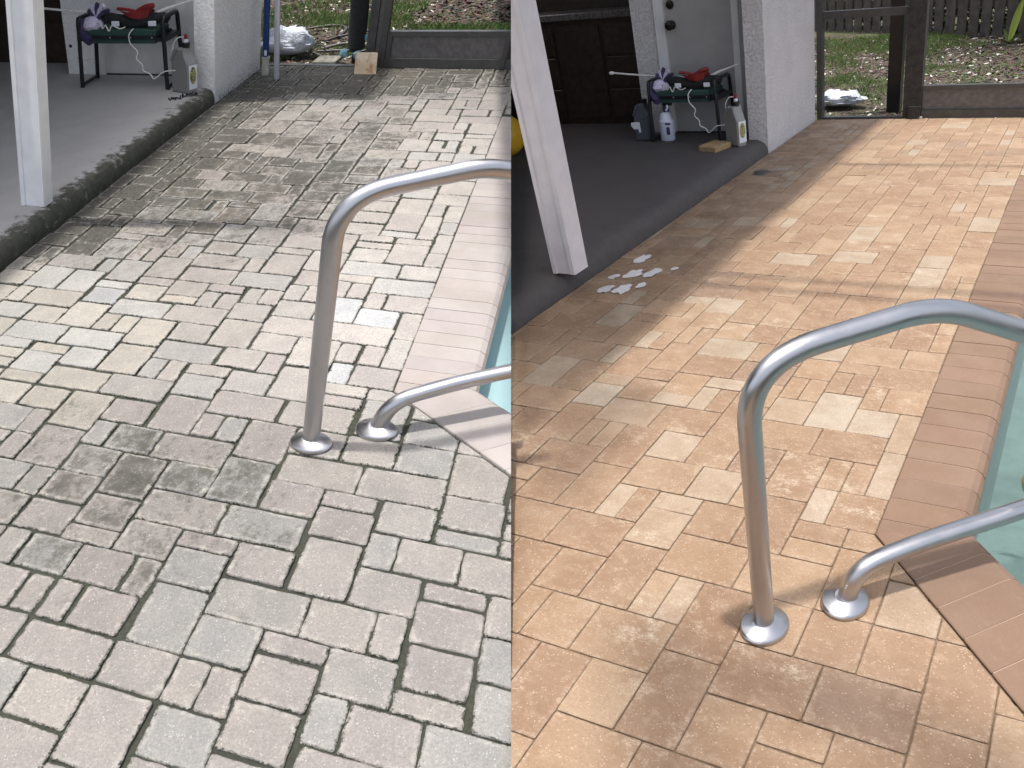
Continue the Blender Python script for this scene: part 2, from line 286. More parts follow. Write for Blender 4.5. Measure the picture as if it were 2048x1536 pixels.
# ------------------------------------------------------------------ building helpers
def tag(o, label=None, cat=None, group=None, kind=None):
    if label: o['label'] = label
    if cat: o['category'] = cat
    if group: o['group'] = group
    if kind: o['kind'] = kind
    return o
def P(d, u, v, w=0.0): return d.m @ Vector((u, v, w)) + d.t
def thing(d, name, u, v, w, label, cat, group=None):
    o = bpy.data.objects.new(name, None); S.collection.objects.link(o); o.location = P(d, u, v, w); o.empty_display_size = 0.05
    return tag(o, label, cat, group)
class MB:
    """collects faces in deck coordinates, builds them as ONE mesh object"""
    def __init__(s): s.v = []; s.f = []; s.t = []; s.w = []
    def add(s, vs, fs, tint=(1, 1, 1), wear=(0, 0, 0)):
        o = len(s.v); s.v += [tuple(x) for x in vs]; s.f += [tuple(i + o for i in f) for f in fs]
        s.t += tint if isinstance(tint, list) else [tint] * len(vs); s.w += wear if isinstance(wear, list) else [wear] * len(vs); return s
    def box(s, u0, u1, v0, v1, w0, w1, **k):
        return s.add([(u0, v0, w0), (u1, v0, w0), (u1, v1, w0), (u0, v1, w0), (u0, v0, w1), (u1, v0, w1), (u1, v1, w1), (u0, v1, w1)],
              [(3, 2, 1, 0), (4, 5, 6, 7), (0, 1, 5, 4), (1, 2, 6, 5), (2, 3, 7, 6), (3, 0, 4, 7)], **k)
    def bbox(s, u0, u1, v0, v1, w0, w1, b=0.06, **k):
        """box with chamfered vertical and top edges"""
        def ring(i, w): return [(u0 + i + b, v0 + i, w), (u1 - i - b, v0 + i, w), (u1 - i, v0 + i + b, w), (u1 - i, v1 - i - b, w), (u1 - i - b, v1 - i, w), (u0 + i + b, v1 - i, w), (u0 + i, v1 - i - b, w), (u0 + i, v0 + i + b, w)]
        r = ring(0, w0) + ring(0, w1 - b) + ring(b * 0.8, w1); f = [tuple(range(7, -1, -1)), tuple(range(16, 24))]
        for q in (0, 8):
            for i in range(8): f.append((q + i, q + (i + 1) % 8, q + 8 + (i + 1) % 8, q + 8 + i))
        return s.add(r, f, **k)
    def tube(s, pts, r, n=12, cap=True, rr=None):
        pts = [Vector(p) for p in pts]; vs = []; fs = []; prev = None
        for i, p in enumerate(pts):
            t = (pts[min(i + 1, len(pts) - 1)] - pts[max(i - 1, 0)]).normalized()
            if prev is None: a = t.orthogonal().normalized()
            else:
                a = (prev - t * prev.dot(t)).normalized()
            prev = a; b = t.cross(a); q = rr[i] if rr else r
            for j in range(n): x = 2 * math.pi * j / n; vs.append(p + (a * math.cos(x) + b * math.sin(x)) * q)
        for i in range(len(pts) - 1):
            for j in range(n): fs.append((i * n + j, i * n + (j + 1) % n, (i + 1) * n + (j + 1) % n, (i + 1) * n + j))
        if cap: fs.append(tuple(range(n - 1, -1, -1))); fs.append(tuple((len(pts) - 1) * n + j for j in range(n)))
        return s.add(vs, fs)
    def lathe(s, c, prof, n=24, su=1, sv=1):
        vs = []; fs = []
        for r, w in prof:
            for j in range(n): x = 2 * math.pi * j / n; vs.append((c[0] + math.cos(x) * r * su, c[1] + math.sin(x) * r * sv, c[2] + w))
        for i in range(len(prof) - 1):
            for j in range(n): fs.append((i * n + j, i * n + (j + 1) % n, (i + 1) * n + (j + 1) % n, (i + 1) * n + j))
        fs.append(tuple(range(n - 1, -1, -1))); fs.append(tuple((len(prof) - 1) * n + j for j in range(n)))
        return s.add(vs, fs)
    def build(s, d, name, m, parent=None, smooth=False, clip=True, over=0.0):
        if not s.v: return None
        org = parent.matrix_world.translation.copy() if parent and False else (parent.location.copy() if parent else None)
        if parent and parent.parent: org = parent.location + parent.parent.location
        X = [d.m @ Vector(v) + d.t for v in s.v]
        ds = [SEAM.dot(x - CAM) * d.side + over for x in X]
        if clip and max(ds) <= 0.0005: return None
        if parent is None:
            org = Vector(((min(x.x for x in X) + max(x.x for x in X)) / 2, (min(x.y for x in X) + max(x.y for x in X)) / 2, min(x.z for x in X)))
        me = bpy.data.meshes.new(name); me.from_pydata([x - org for x in X], [], s.f)
        for an, data in (('tint', s.t), ('wear', s.w)):
            a = me.attributes.new(an, 'FLOAT_COLOR', 'POINT'); a.data.foreach_set('color', [c for t in data for c in (*t, 1.0)])
        if clip and min(ds) < -1e-5:
            bm = bmesh.new(); bm.from_mesh(me)
            r = bmesh.ops.bisect_plane(bm, geom=bm.verts[:] + bm.edges[:] + bm.faces[:], dist=1e-6, plane_co=CAM - org - SEAM * (d.side * over), plane_no=SEAM * (-d.side), clear_outer=True)
            ed = [e for e in r['geom_cut'] if isinstance(e, bmesh.types.BMEdge) and e.is_valid and e.is_boundary]
            if ed: bmesh.ops.holes_fill(bm, edges=ed, sides=0)
            bm.to_mesh(me); bm.free()
            if not me.polygons: return None
        me.materials.append(m)
        if smooth:
            for p in me.polygons: p.use_smooth = True
            try: me.set_sharp_from_angle(angle=math.radians(40))
            except Exception: pass
        o = bpy.data.objects.new(name, me); S.collection.objects.link(o)
        if parent: o.parent = parent
        else: o.location = org
        return o
def sm(x, a, b):
    t = max(0, min(1, (x - a) / (b - a))); return t * t * (3 - 2 * t)
def smooth_path(pts, rad, n=8):
    """polyline with rounded corners"""
    pts = [Vector(p) for p in pts]; out = [pts[0]]
    for i in range(1, len(pts) - 1):
        a, b, c = pts[i - 1], pts[i], pts[i + 1]; r = rad[i - 1] if isinstance(rad, (list, tuple)) else rad
        p, q = b + (a - b).normalized() * r, b + (c - b).normalized() * r
        for k in range(n + 1):
            t = k / n; out.append(p * (1 - t) ** 2 + b * 2 * t * (1 - t) + q * t * t)
    out.append(pts[-1]); return out
def cat(pts, n=6):
    pts = [Vector(p) for p in pts]; q = [pts[0]] + pts + [pts[-1]]; out = []
    for i in range(1, len(q) - 2):
        for k in range(n):
            t = k / n; a, b, c, e = q[i - 1], q[i], q[i + 1], q[i + 2]
            out.append(0.5 * ((2 * b) + (c - a) * t + (2 * a - 5 * b + 4 * c - e) * t * t + (3 * b - a - 3 * c + e) * t ** 3))
    out.append(pts[-1]); return out

# ------------------------------------------------------------------ the paving
# laid as on site near the steps rail: (u0,u1,v0,v1)
KNOWN = [(0,3,0,2),(3,5,0,2),(5,6,0,2),(6,7,0,2),(3,5,2,5),(1,3,2,4),(0,1,2,4),(-1,0,2,4),(-3,-1,2,4),(1,3,-2,0),(3,5,-3,0),(5,7,-2,0),(-1,1,-2,0),(0,3,-4,-2),(-2,0,0,2),(5,7,2,4),(7,9,3,4),(7,9,1,3),
(9,11,2,4),(8,10,4,6),(10,11,4,6),(5,8,4,6),(9,11,6,8),(7,9,6,9),(9,10,8,10),(10,12,8,10),(11,13,5,7),(11,13,7,8),(11,13,3,5),(11,13,2,3),(13,15,6,8),(9,10,0,2),(10,12,0,2),(12,15,0,2),(7,9,-1,1),(9,12,-2,0),
(-5,-3,10,13),(-5,-3,13,16),(-7,-5,14,16),(-6,-5,12,14),(-8,-6,12,14),(-3,-1,14,16),(-4,-1,16,18),(-1,1,14,17),(1,2,14,16),(2,3,14,16),(1,4,16,18),(-3,-2,12,14),(-2,0,12,14),(0,3,12,14),(-3,-1,10,12),(-1,1,9,12),
(1,3,10,12),(3,5,10,13),(1,4,8,10),(-6,-4,8,10),(-4,-3,8,10),(-3,-1,8,10),(-5,-3,6,8),(-3,-1,6,8),(-1,1,7,9),(-1,1,6,7),(1,3,6,8),(3,5,7,8),(3,5,5,7),(4,7,8,10),(5,7,6,8),(-3,-2,4,6),(-2,0,4,6),(0,2,4,6),(2,3,4,6),
(-7,-4,16,18),(-7,-5,18,20),(-9,-7,19,20),(-9,-7,17,19),(-5,-3,18,21),(-5,-3,21,24),(-3,0,20,22),(-3,-2,18,20),(-2,-1,18,20),(-1,1,19,20),(-1,1,17,19),(0,2,20,22),(1,3,18,20),(-7,-4,24,26),(-4,-1,24,26),
(-7,-6,22,24),(-6,-5,22,24),(-9,-7,22,25),(-8,-5,20,22),(-11,-8,20,22),(-11,-9,22,24),(-13,-11,22,24),(-12,-9,24,26),(-9,-7,25,27),(-9,-7,27,28),(-7,-5,26,28),(-3,-1,22,24),(-1,1,22,25),(-5,-3,26,27),(-5,-3,27,29),
(-3,-2,26,28),(-2,-1,26,28),(-1,1,25,27),(1,3,26,28),(3,5,26,29),(5,7,26,28),(1,4,24,26),(4,7,24,26),(7,8,25,28),(7,8,22,25),(6,7,22,24),(5,6,22,24),(3,5,21,24),(5,6,20,22),(6,8,20,22),(5,7,19,20),(5,7,18,19),
(3,5,18,21),(1,3,22,24),(5,6,28,30),(6,8,28,30),(4,7,16,18),(3,5,13,16),(5,7,14,16),(7,9,14,16),(9,11,14,16),(7,9,16,19),(9,11,16,18),(5,8,12,14),(8,11,12,14),(9,11,10,12),(7,9,11,12),(7,9,9,11),(5,7,10,12),
(11,13,13,16),(11,13,11,13),(11,13,10,11),(12,15,8,10)]
PALE = {(3,5,26,29): 1, (5,7,26,28): .9, (-9,-7,25,27): 1, (1,3,26,28): .45, (7,8,22,25): .6, (7,8,25,28): .3, (5,6,20,22): .75, (-3,-2,18,20): .6, (0,2,20,22): .5, (-3,-1,22,24): .6, (-1,1,19,20): .5, (-1,1,17,19): .4, (9,11,16,18): .5,
        (-5,-3,26,27): .6, (-7,-4,24,26): .35, (2,3,14,16): .4, (-9,-7,27,28): .3, (-3,0,20,22): .1}
DEEP = {(3,5,10,13), (1,3,12,14), (8,11,4,6), (-5,-3,21,24), (-4,-1,16,18), (3,5,18,21), (4,7,24,26), (-1,1,9,12), (5,8,12,14), (-3,-1,10,12), (3,5,13,16)}
occ = {}; TILES = []
def put(t):
    for a in range(t[0], t[1]):
        for b in range(t[2], t[3]): occ[a, b] = 1
    TILES.append(t)
for t in KNOWN:
    if all((a, b) not in occ for a in range(t[0], t[1]) for b in range(t[2], t[3])): put(t)
rt = random.Random(21)
for b in range(-12, 90):
    for a in range(-19, 27):
        if (a, b) in occ: continue
        sh = rt.choices([(3, 2), (2, 3), (2, 2), (2, 1), (1, 2)], [3.2, 2.4, 3.4, 1.5, 1.5], k=12) + [(2, 2), (2, 1), (1, 2), (1, 1)]
        for du, dv in sh:
            if all((x, y) not in occ for x in range(a, a + du) for y in range(b, b + dv)):
                put((a, a + du, b, b + dv)); break
def clip_poly(poly, nx, ny, c):
    """keep nx*u+ny*v <= c"""
    out = []
    for i in range(len(poly)):
        p, q = poly[i], poly[(i + 1) % len(poly)]; dp, dq = nx * p[0] + ny * p[1] - c, nx * q[0] + ny * q[1] - c
        if dp <= 0: out.append(p)
        if dp * dq < 0: t = dp / (dp - dq); out.append((p[0] + (q[0] - p[0]) * t, p[1] + (q[1] - p[1]) * t))
    return out
def area(p): return abs(sum(p[i][0] * p[(i + 1) % len(p)][1] - p[(i + 1) % len(p)][0] * p[i][1] for i in range(len(p)))) / 2
L.slab, L.back, L.cop = -15.2, 81.6, 8.0
R.slab, R.back, R.cop = -17.4, 87.6, 8.0
def grime(u, v, rr):
    g = 0.05
    g += 0.9 * sm(-u, 8.5, 13) * sm(v, 24, 34)
    g += 1.0 * sm(v, 68, 77) * (1 - 0.45 * sm(u, -4, 4))
    g += 0.30 * sm(v, 34, 46) * (1 - 0.8 * sm(u, 2, 7))
    g += 0.52 * math.exp(-((u + 0.5) / 8.5) ** 2 - ((v - 9) / 7.0) ** 2)
    g += 0.40 * math.exp(-((u + 7.5) / 2.2) ** 2 - ((v - 36) / 7.0) ** 2)
    g += 0.25 * math.exp(-((u + 2) / 6) ** 2 - ((v - 47) / 13.0) ** 2) + 0.15 * sm(v, 28, 40) * (1 - sm(u, 0, 4)) - 0.25 * sm(u, 3, 7) * sm(v, 18, 26) * (1 - sm(v, 62, 72))
    return g + rr.uniform(-0.16, 0.16) * (1 - sm(u, 3, 7))
def paver_shape(d, t, rr):
    u0, u1, v0, v1 = t; j = 0.020 if d is L else 0.016
    g = [j + (rr.random() ** 2.8) * (0.11 if d is L else 0.02) for _ in range(4)]
    u0 += g[0]; u1 -= g[1]; v0 += g[2]; v1 -= g[3]; poly = []
    c = 0.075 if d is L else 0.05
    def side(a, b, n):
        for k in range(n):
            x = k / n; dx, dy = b[0] - a[0], b[1] - a[1]; ln = math.hypot(dx, dy)
            jit = rr.uniform(-1, 1) * (0.030 if d is L else 0.008)
            poly.append((a[0] + dx * x - dy / ln * jit, a[1] + dy * x + dx / ln * jit))
    n = 5 if d is L else 3
    sk = rr.uniform(-1, 1) * (0.03 if d is L else 0.012)
    K = [(u0 + c, v0), (u1 - c, v0 + sk * 0.5), (u1, v0 + c), (u1 - sk * 0.5, v1 - c), (u1 - c, v1), (u0 + c, v1 + sk * 0.5), (u0, v1 - c), (u0 + sk * 0.5, v0 + c)]
    for i in range(0, 8, 2):
        side(K[i], K[i + 1], n); poly.append(K[i + 1])
    # trims
    poly = clip_poly(poly, -1, 0, -(d.slab + 0.08)); 
    if len(poly) > 2: poly = clip_poly(poly, 0, 1, d.back)
    cu, cv = (t[0] + t[1]) / 2, (t[2] + t[3]) / 2
    if len(poly) > 2 and t[1] > 8:
        if cv > 65: poly = clip_poly(poly, 0, -1, -65.1)
        elif cv > 20: poly = clip_poly(poly, 1, 0, 7.94) if t[0] < 8 else []
        else: poly = clip_poly(poly, 1, 1, 27.9)
    elif len(poly) > 2 and cv < 21: poly = clip_poly(poly, 1, 1, 27.9)
    return poly
def paver_add(d, mb, poly, t, rr):
    cu, cv = (t[0] + t[1]) / 2, (t[2] + t[3]) / 2
    gr = grime(cu, cv, rr)
    if d is R:
        x = rr.random(); base = (0.312, 0.208, 0.130)
        if t in PALE: k = PALE[t]; col = tuple(base[i] * (1 - k) + (0.42, 0.375, 0.305)[i] * k for i in range(3))
        elif t in DEEP: col = (0.252, 0.156, 0.098)
        elif x < 0.10 and cv > 26: col = (0.368, 0.312, 0.24)
        elif x < 0.34: col = (0.270, 0.172, 0.108)
        elif x < 0.55: col = (0.290, 0.192, 0.120)
        elif x < 0.75: col = (0.348, 0.246, 0.160)
        elif x < 0.80: col = (0.228, 0.152, 0.108)
        else: col = base
        k = rr.uniform(0.95, 1.05); col = tuple((c * 0.72 + e * 0.28) * k for c, e in zip(col, (0.308, 0.224, 0.152)))
        damp_shade_tan = sm(-cu, 8, 12) * sm(cv, 25, 32); wear0 = (0, 0, damp_shade_tan)  # covers the strip under the roof's shade, damp and darkened
    else:
        x = rr.random(); pal = [(0.320, 0.288, 0.265), (0.315, 0.290, 0.262), (0.300, 0.285, 0.262), (0.300, 0.294, 0.282), (0.290, 0.256, 0.240), (0.335, 0.305, 0.272)]
        col = rr.choice(pal); col = tuple(c * 0.6 + e * 0.4 * 0.92 for c, e in zip(col, (0.305, 0.284, 0.264)))
        if cv > 13 and cv < 28 and cu < -3: col = rr.choice([(0.38, 0.355, 0.31), (0.36, 0.33, 0.285), (0.36, 0.352, 0.33)])
        if t in PALE and PALE[t] > 0.7: col = (0.33, 0.333, 0.335)
        k = 0.96 - 0.26 * math.exp(-((cu + 0.5) / 7.5) ** 2 - ((cv - 9) / 6.5) ** 2) - 0.10 * math.exp(-((cu + 4) / 6) ** 2 - ((cv - 46) / 12.0) ** 2) + 0.44 * sm(cu, -1, 5) * sm(cv, 15, 24) * (1 - sm(cv, 58, 72)) + 0.10 * sm(cv, 14, 20) * (1 - sm(cv, 30, 46))  # hazy bright middle distance put into the paver tint; dips follow grime
        k *= rr.uniform(0.95, 1.05); col = tuple(min(0.56, c * k) for c in col)
        tan = 0.7 * math.exp(-((cu + 5.5) / 3.5) ** 2 - ((cv - 38) / 9.0) ** 2) + 0.8 * sm(cv, 70, 78) * (1 - sm(abs(cu + 6), 4, 9)) + 0.5 * math.exp(-((cu + 9) / 2.5) ** 2 - ((cv - 52) / 16.0) ** 2)
        wear0 = (max(0, min(1, gr)), 0, min(1, tan))
    n = len(poly); tz = rr.uniform(-0.035, 0.035) if d is L else rr.uniform(-0.015, 0.015); ta, tb = rr.uniform(-0.012, 0.012), rr.uniform(-0.012, 0.012)
    gx = sum(p[0] for p in poly) / n; gy = sum(p[1] for p in poly) / n
    def ring(ins, w):
        o = []
        for p in poly:
            dx, dy = p[0] - gx, p[1] - gy; o.append((p[0] - math.copysign(min(abs(dx), ins), dx), p[1] - math.copysign(min(abs(dy), ins), dy), w + tz + (ta * dx + tb * dy)))
        return o
    b1 = 0.045 if d is L else 0.035
    vs = ring(0, -0.55) + ring(0, -b1 * 0.9) + ring(b1, 0) + ring(0.32, 0.012)
    fs = [tuple(range(3 * n, 4 * n))]
    for q in range(3):
        for i in range(n): fs.append((q * n + i, q * n + (i + 1) % n, (q + 1) * n + (i + 1) % n, (q + 1) * n + i))
    wr = [(wear0[0], e, wear0[2]) for e in (1, 1, 0.9, 0) for _ in range(n)]
    mb.add(vs, fs, tint=col, wear=wr)
def lay(d):
    rr = random.Random(5 if d is L else 9)
    root = thing(d, 'patio', 0, 14, -0.6, '', None)
    root['kind'] = 'structure'
    sh = []
    for t in TILES:
        if d is R and t[2] < 0: continue
        poly = paver_shape(d, t, rr)
        if len(poly) < 3 or area(poly) < 0.12: continue
        X = [P(d, *p) for p in poly]
        if max(SEAM.dot(x - CAM) * d.side for x in X) < 0.004: continue
        sh.append((sum((X[0] - CAM)[i] ** 2 for i in range(3)), t, poly))
    sh.sort(key=lambda s: s[0])
    far = MB()
    for i, (_, t, poly) in enumerate(sh):
        if i < 298: mb = MB(); paver_add(d, mb, poly, t, rr); mb.build(d, 'paver', M_paver[d.id], root)
        else: paver_add(d, far, poly, t, rr)
    o = far.build(d, 'far_pavers', M_paver[d.id], root)
    if o: o['kind'] = 'stuff'
    # joint bed
    bed = MB(); dep = -0.10 if d is L else -0.085
    nu, nv = 60, 200
    vs = []; fs = []
    for i in range(nv + 1):
        for j in range(nu + 1):
            u = d.slab - 0.3 + (27 - d.slab) * j / nu; v = -14 + (d.back + 14) * i / nv
            h = dep + (0.05 if d is L else 0.02) * noise.noise(Vector((u * 1.3, v * 1.3, 0)))
            vs.append((u, v, h))
    for i in range(nv):
        for j in range(nu):
            a = i * (nu + 1) + j; uc, vc = vs[a][0] + 0.3, vs[a][1] + 0.3
            if (20 < vc < 65 and uc > 8.2) or (vc <= 20.4 and uc + vc > 28.4 and uc > 7): continue
            fs.append((a, a + 1, a + nu + 2, a + nu + 1))
    bed.add(vs, fs); bed.build(d, 'joint_sand', M_joint[d.id], root)
    return root
patioL = lay(L); patioR = lay(R)

# ------------------------------------------------------------------ pool coping, wall, floor, water
def coping(d):
    rr = random.Random(3)
    mb = MB(); root = thing(d, 'pool_coping', 9.5, 20, -0.6, 'band of %s coping bricks along the pool edge on the %s side' % (('faded pinkish', 'mossy') if d is L else ('terracotta', 'clean')), 'pool coping', 'bullnose coping bands round the pool')
    prof = [(0.0, -1.2), (0.0, 0.02), (0.04, 0.055), (2.55, 0.05), (2.85, 0.0), (3.1, -0.16), (3.24, -0.42), (3.24, -0.72), (3.1, -0.95), (2.8, -1.05), (2.6, -1.2)]
    def brick(o, dx, ax, a0, a1, m, cut=None, cut2=None):
        # o origin, dx across (towards the pool), ax along
        g = 0.022; k = rr.uniform(0.93, 1.05); tint = (k, k * rr.uniform(0.98, 1.01), k * rr.uniform(0.97, 1.01))
        n = len(prof); z = rr.uniform(-0.012, 0.012)
        vs = [(o[0] + dx[0] * p + ax[0] * a, o[1] + dx[1] * p + ax[1] * a, w + z) for a in (a0 + g, a1 - g) for p, w in prof]
        fs = [tuple(range(n)), tuple(range(2 * n - 1, n - 1, -1))] + [(i, n + i, n + (i + 1) % n, (i + 1) % n) for i in range(n)]
        mb = MB(); mb.add(vs, fs, tint=tint)
        # mitre
        if cut:
            bm = bmesh.new(); 
            for v in mb.v: bm.verts.new(v)
            bm.verts.ensure_lookup_table()
            for f in mb.f: bm.faces.new([bm.verts[i] for i in f])
            for co, no in cut:
                r = bmesh.ops.bisect_plane(bm, geom=bm.verts[:] + bm.edges[:] + bm.faces[:], dist=1e-6, plane_co=co, plane_no=no, clear_outer=True)
                ed = [e for e in r['geom_cut'] if isinstance(e, bmesh.types.BMEdge) and e.is_valid and e.is_boundary]
                if ed: bmesh.ops.holes_fill(bm, edges=ed, sides=0)
            bm.verts.ensure_lookup_table(); bm.verts.index_update()
            vs = [tuple(v.co) for v in bm.verts]; fs = [tuple(v.index for v in f.verts) for f in bm.faces]; bm.free()
            if not fs: return
            mb = MB(); mb.add(vs, fs, tint=tint)
        mb.build(d, 'coping_brick', M_coping[d.id], root)
    s2 = math.sqrt(0.5); mb = MB()
    # corner (8,20): bisector plane between straight run and diagonal run
    mit = Vector((math.sin(math.radians(22.5)), -math.cos(math.radians(22.5)), 0))  # approx
    # straight run direction (0,1); diagonal direction (s2,-s2); mitre line direction = (1,0)+(s2,s2)
    md = Vector((1 + s2, s2, 0)).normalized(); mn = Vector((md.y, -md.x, 0))   # normal pointing to the diagonal side
    v = 20.0 - 0.5; st = 1.32
    while v < 65:
        cut = [(Vector((8, 20, 0)), mn)] if v < 23 else []
        brick((8, 0), (1, 0), (0, 1), v, min(v + st, 65), None, cut or None); v += st
    a = -0.2
    while a < 19:
        cut = [(Vector((8, 20, 0)), -mn)] if a < 3 else []
        brick((8, 20), (s2, s2), (s2, -s2), a, a + st * 1.05, None, cut or None); a += st * 1.05
    # far return along u
    a = 3.3
    while a < 16: brick((8, 65), (0, -1), (1, 0), a, a + st, None); a += st
    brick((8, 65), (0, -1), (1, 0), 0.0, 3.3, None, [(Vector((8, 65, 0)), Vector((-1, -1, 0)).normalized())]) if False else None
    mb = MB()
    # grout runs through under the bricks, a hair below their faces
    gp = [(p if 0 < p < 3 else (p + 0.03 if p < 1 else p - 0.03), w - 0.022) for p, w in prof]; n = len(gp)
    def run(o, dx, ax, e0, e1):
        vs = [(o[0] + dx[0] * p + ax[0] * f(p), o[1] + dx[1] * p + ax[1] * f(p), w) for f in (e0, e1) for p, w in gp]
        mb.add(vs, [tuple(range(n)), tuple(range(2 * n - 1, n - 1, -1))] + [(i, n + i, n + (i + 1) % n, (i + 1) % n) for i in range(n)])
    t8 = math.tan(math.radians(22.5))
    run((8, 0), (1, 0), (0, 1), lambda p: 20 + p * t8 + 0.01, lambda p: 64.9)
    run((8, 20), (s2, s2), (s2, -s2), lambda p: -p * t8 * -1 * -1 + 0.01, lambda p: 19)
    mb.build(d, 'grout', M_grout[d.id], root)
    # pool shell
    e = [(11.1, 64), (11.1, 21.3), (11.1 + 14, 21.3 - 14), (60, 21.3 - 14), (60, 64)]
    pool = thing(d, 'swimming_pool', 12, 30, -12, '', None); pool['kind'] = 'structure'
    mb = MB(); vs = []; fs = []
    for (x, y) in e:
        for w in (-1.0, -3.2, -14): vs.append((x, y, w))
    for i in range(4):
        fs.append((i * 3 + 1, i * 3 + 2, (i + 1) * 3 + 2, (i + 1) * 3 + 1))
    fs.append(tuple(i * 3 + 2 for i in range(5)))
    mb.add(vs, fs); mb.build(d, 'pool_plaster', M_plaster[d.id], pool)
    mb = MB(); fs = [(i * 3, i * 3 + 1, (i + 1) * 3 + 1, (i + 1) * 3) for i in range(4)]; mb.add(vs, fs); mb.build(d, 'waterline_tile', M_pooltile[d.id], pool)
    # entry steps under water
    mb = MB(); mb.add([(11.1, 21.3, -4.2), (21, 11.4, -4.2), (23.5, 14.5, -4.2), (14, 24.5, -4.2), (11.1, 24.5, -4.2), (11.1, 21.3, -14), (21, 11.4, -14), (23.5, 14.5, -14), (14, 24.5, -14), (11.1, 24.5, -14)], [(0, 1, 2, 3, 4), (1, 6, 7, 2), (2, 7, 8, 3), (3, 8, 9, 4)])
    mb.build(d, 'pool_step', M_plaster[d.id], pool)
    mb = MB(); mb.add([(11.1, 24.5, -7.4), (14, 24.5, -7.4), (23.5, 14.5, -7.4), (27, 18, -7.4), (16, 30, -7.4), (11.1, 30, -7.4), (16, 30, -14), (11.1, 30, -14), (27, 18, -14)], [(0, 1, 2, 3, 4, 5), (4, 6, 7, 5), (3, 8, 6, 4)])
    mb.build(d, 'pool_step', M_plaster[d.id], pool)
    mb = MB(); mb.add([(x, y, -1.9) for x, y in e], [tuple(range(5))]); o = mb.build(d, 'pool_water', M_water[d.id])
    if o: o['kind'] = 'structure'
coping(L); coping(R)

# ------------------------------------------------------------------ grab rail
F1 = Vector((5.75, 14.78)); DR = Vector((2.15, 1.75)).normalized(); F2 = F1 + DR * 2.78
def rail(d):
    root = thing(d, 'pool_handrail', F1.x, F1.y, 0, 'brushed steel pool rail on two round flanges over %s pavers' % ('moss jointed grey' if d is L else 'clean tan'), 'handrail', 'steel rails at the pool steps')
    q = lambda s, w: (F1.x + DR.x * s, F1.y + DR.y * s, w)
    top, c0, rd = (11.5, 11.3, 1.75) if d is L else (10.55, 10.2, 2.0)
    up = smooth_path([q(0, 0), q(-0.02, c0), q(5.15, top + 0.1), q(13.5, 6.2 + top - 10.5), q(14.6, -6)], [rd, 1.1, 1.6], 16)
    MB().tube(up, 0.33, 24).build(d, 'rail_tube', M_steel, root, smooth=True)
    s0 = 2.78; lw = 1.92
    lo = smooth_path([q(s0, -0.05), q(s0 + 0.35, 1.55), q(s0 + 2.4, 1.9), q(13.8, 2.3)], [0.95, 0.9], 12)
    MB().tube(lo, 0.33, 24).build(d, 'rail_tube', M_steel, root, smooth=True)
    for c in (F1, F1 + DR * s0):
        fl = MB().lathe((c.x, c.y, 0), [(0.77, 0.0), (0.80, 0.06), (0.80, 0.16), (0.74, 0.24), (0.42, 0.34), (0.34, 0.40), (0.30, 0.40)], 36).build(d, 'flange', M_steel, root, smooth=True)
rail(L); rail(R)

# ------------------------------------------------------------------ porch slab, column, post, walls
def slab(d, vend, ubase):
    s = d.slab; prof = [(-60, 1.4), (-14, 1.4), (-3.2, 1.4), (-1.6, 1.39), (-0.7, 1.33), (-0.28, 1.18), (-0.1, 0.9), (0.0, 0.4), (0.02, -0.3), (-60, -0.3)]
    if d is R: prof[3:8] = [(-1.3, 1.38), (-0.7, 1.22), (-0.32, 0.95), (-0.12, 0.6), (-0.02, 0.25)]
    er = [0, 0, 0.05, 0.45, 0.75, 0.95, 1, 1, 1, 0]; n = len(prof); N = 60; v0 = -12; vs = []; wr = []; fs = []
    for i in range(N + 1):
        v = v0 + (vend - v0) * i / N; jt = 0.10 * noise.noise(Vector((v * 0.35, 3, 0))) if d is L else 0.03 * noise.noise(Vector((v * 0.3, 3, 0)))
        for k, (a, w) in enumerate(prof): vs.append((s + a + (jt if 2 < k < 9 else 0), v, w)); wr.append((er[k], 0, 0))
    for i in range(N):
        for k in range(n - 1): fs.append((i * n + k, i * n + k + 1, (i + 1) * n + k + 1, (i + 1) * n + k))
    fs += [tuple(range(n)), tuple(N * n + k for k in range(n - 1, -1, -1))]
    o = MB().add(vs, fs, wear=wr).build(d, 'porch_floor', M_slab[d.id], smooth=True); tag(o, kind='structure')
    o = MB().box(-70, s - (1.75 if d is L else 2.1) - 0.02, vend + 0.01, vend + 14, -0.3, 1.4).build(d, 'porch_floor', M_slab[d.id]); tag(o, kind='structure')
slab(L, 66.6, 0); slab(R, 72.2, 0)
def lab(d, a, b): return a if d is L else b
